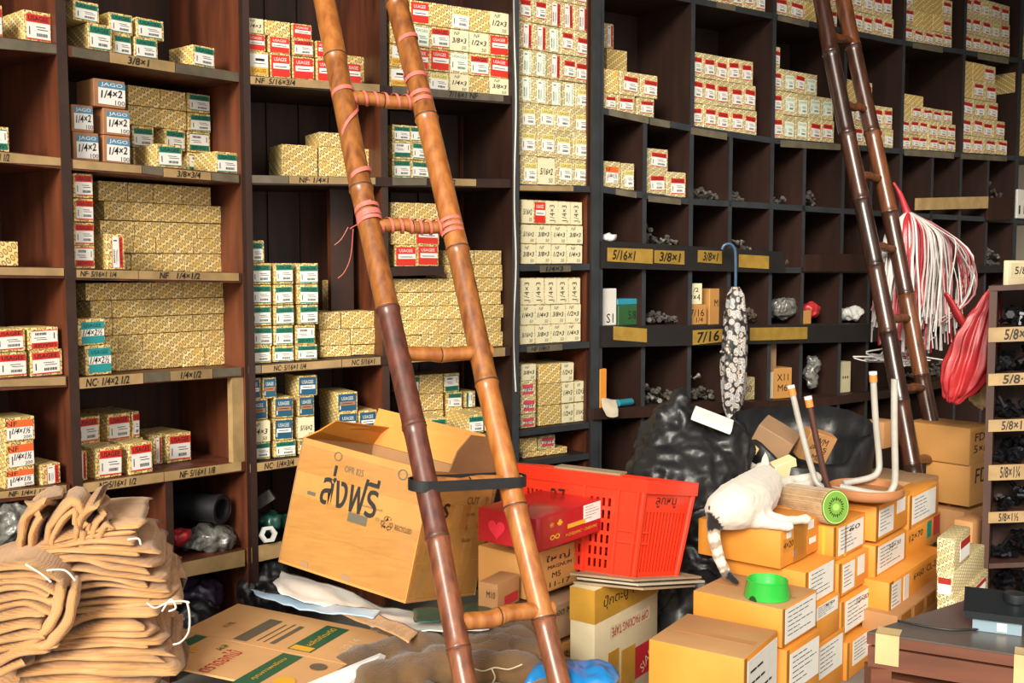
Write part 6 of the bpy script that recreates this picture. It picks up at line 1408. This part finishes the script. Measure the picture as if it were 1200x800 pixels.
sbox(RS, '5', 978, 1000, 424, 'box_cream', 'cream carton with white slip below the pigeonholes', text=[('...', .2, .5, .1, .3)])
sbox(RS, '2', 1190, 1206, 222, 'foam_white', 'white box with blue print at the far pigeonhole end', t=-.02, depth=.2, text=[('▮▮▮', 0, .3, .3, .8)])
def sbag(S, key, px, py, Yoff, r, m, label, seed, a=.012):
    u, z = S.hit(px, py, Yoff); c = S.pt(u, Yoff, max(z, S.z(key, u) + r[2] * .8)); bag('small_bag', label, [(c, r), (c + Vector((r[0] * .5, .01, r[2] * .2)), (r[0] * .6, r[1], r[2] * .7)), (c - Vector((r[0] * .5, 0, r[2] * .1)), (r[0] * .6, r[1], r[2] * .8))], m, .007, a * 1.3, 14, .012, 22, seed, sm=1)
sbag(RS, '4', 916, 362, .08, (.07, .06, .055), 'plastic_clear', 'clear plastic bag of fittings under the brown heap', 1); sbag(RS, '4', 950, 364, .08, (.045, .05, .045), 'plastic_red', 'small red plastic bag in the pigeonhole row', 2); sbag(RS, '4', 996, 368, .08, (.075, .05, .035), 'plastic_white', 'white and green plastic pack behind the dark ladder', 3)
sbox(RS, '4', 942, 952, 364, 'card_tan', 'small tan card in front of the red plastic bag', t=.0, depth=.03); sbag(RS, '5', 951, 436, .06, (.035, .03, .10), 'plastic_clear', 'tall clear plastic bag below the gold tape', 4)
sbag(RS, '3', 714, 278, .02, (.03, .02, .012), 'plastic_white', 'white leaf-like scrap on the dark lip at the post', 5, .004)
# lower left shelf
pr = LS.rz
uq, zq = LS.hit(262, 602, .02); c0 = LS.pt(uq, .03, LS.z('6', uq) + .16); ax_ = Vector((LS.n.x, LS.n.y, 0)) * .33 - Vector((LS.d.x, LS.d.y, 0)) * .12
pp = thing('black_pipe', 'black plastic pipe lying on the low shelf above the purple bag', 'pipe', c0); mt = frame((0, 0, 0), ax_.cross(Vector((0, 0, 1))), ax_)
MB().lathe([(.052, 0), (.052, .34), (.040, .34), (.040, 0)], 32, M4=mt, close=True).build('pipe_wall', 'rubber_black', pp, 40)
MB().lathe([(.054, -.002), (.056, .0), (.056, .02), (.052, .02)], 32, M4=mt, close=True).build('pipe_collar', 'rubber_black', pp, 40)
def lbag(S, px, py, t, r, m, label, seed, a=.014): 
    u, z = S.hit(px, py, t); c = S.pt(u, t, z); bag('plastic_bag', label, [(c, r), (c + S.pt(r[0] * .6, 0, 0) - S.pt(0, 0, 0), (r[0] * .5, r[1] * .8, r[2] * .7)), (c - S.pt(r[0] * .6, 0, 0) + S.pt(0, 0, 0), (r[0] * .5, r[1] * .8, r[2] * .6))], m, .008, a, 10, .014, 18, seed, sm=1)
lbag(LS, 246, 632, .10, (.10, .07, .05), 'plastic_clear', 'clear bag of fittings under the black pipe', 11); lbag(LS, 212, 628, .06, (.03, .03, .03), 'plastic_red', 'scrap of red label in the low shelf bag', 12, .006)
lbag(LS, 230, 702, .12, (.085, .08, .085), 'plastic_purple', 'dark purple plastic bag under the low shelf', 13); lbag(LS, 215, 735, .06, (.12, .1, .10), 'plastic_black', 'black bag on the floor behind the burlap pile', 14)
lbag(LS, 8, 616, .02, (.10, .08, .075), 'plastic_clear', 'clear crinkled plastic bag behind the burlap peak', 15); lbag(MS, 315, 690, .05, (.10, .1, .12), 'plastic_black', 'black bag in the dark gap beside the open carton', 16)
lbag(MS, 318, 612, .08, (.06, .05, .04), 'plastic_green', 'green printed bag with fittings on the low middle shelf', 17); lbag(MS, 292, 606, .08, (.035, .04, .035), 'rubber_black', 'black rubber lump on the low middle shelf', 18, .006)
u, z = MS.hit(313, 620, .0); c = MS.pt(u, .0, MS.z('5', u) + .034); hx = MB(); mt = frame((0, 0, 0), (MS.d.x, MS.d.y, 0), Vector((-MS.n.x, -MS.n.y, .3)))
hx.lathe([(.034, 0), (.034, .022), (.019, .022), (.019, 0)], 6, M4=mt, close=True); tag(hx.build('hex_nut', 'plastic_white', None, None, c), 'white hex nut leaning on the low middle shelf', 'nut')
u, z = MS.hit(302, 590, .1); c = MS.pt(u, .1, z); tag(MB().box((-.07, -.008, -.022), (.07, .008, .022), M4=Matrix.Rotation(-.6, 4, 'Y')).build('dark_bar', 'scrap_steel', None, None, c), 'dark flat bar leaning above the hex nut', 'bar')

p0, p1 = at(555, 556, 3.72), at(592, 541, 3.9); tag(MB().box((0, -.006, -.006), ((p1 - p0).length, .006, .006), M4=frame((0, 0, 0), p1 - p0, (0, 0, 1))).build('wooden_stick', 'print_yellow', None, None, p0), 'thin yellow stick poking out of the open carton', 'stick')
sheet('cloth_rag', 'limp grey rag draped over the low shelf edge at the post', [[(703, 466, 4.93), (712, 467, 4.94), (722, 468, 4.95)], [(706, 476, 4.9), (715, 477, 4.9), (724, 478, 4.91)], [(712, 488, 4.89), (718, 490, 4.89), (724, 488, 4.9)]], 'sheet_pale', 'cloth', amp=.006)
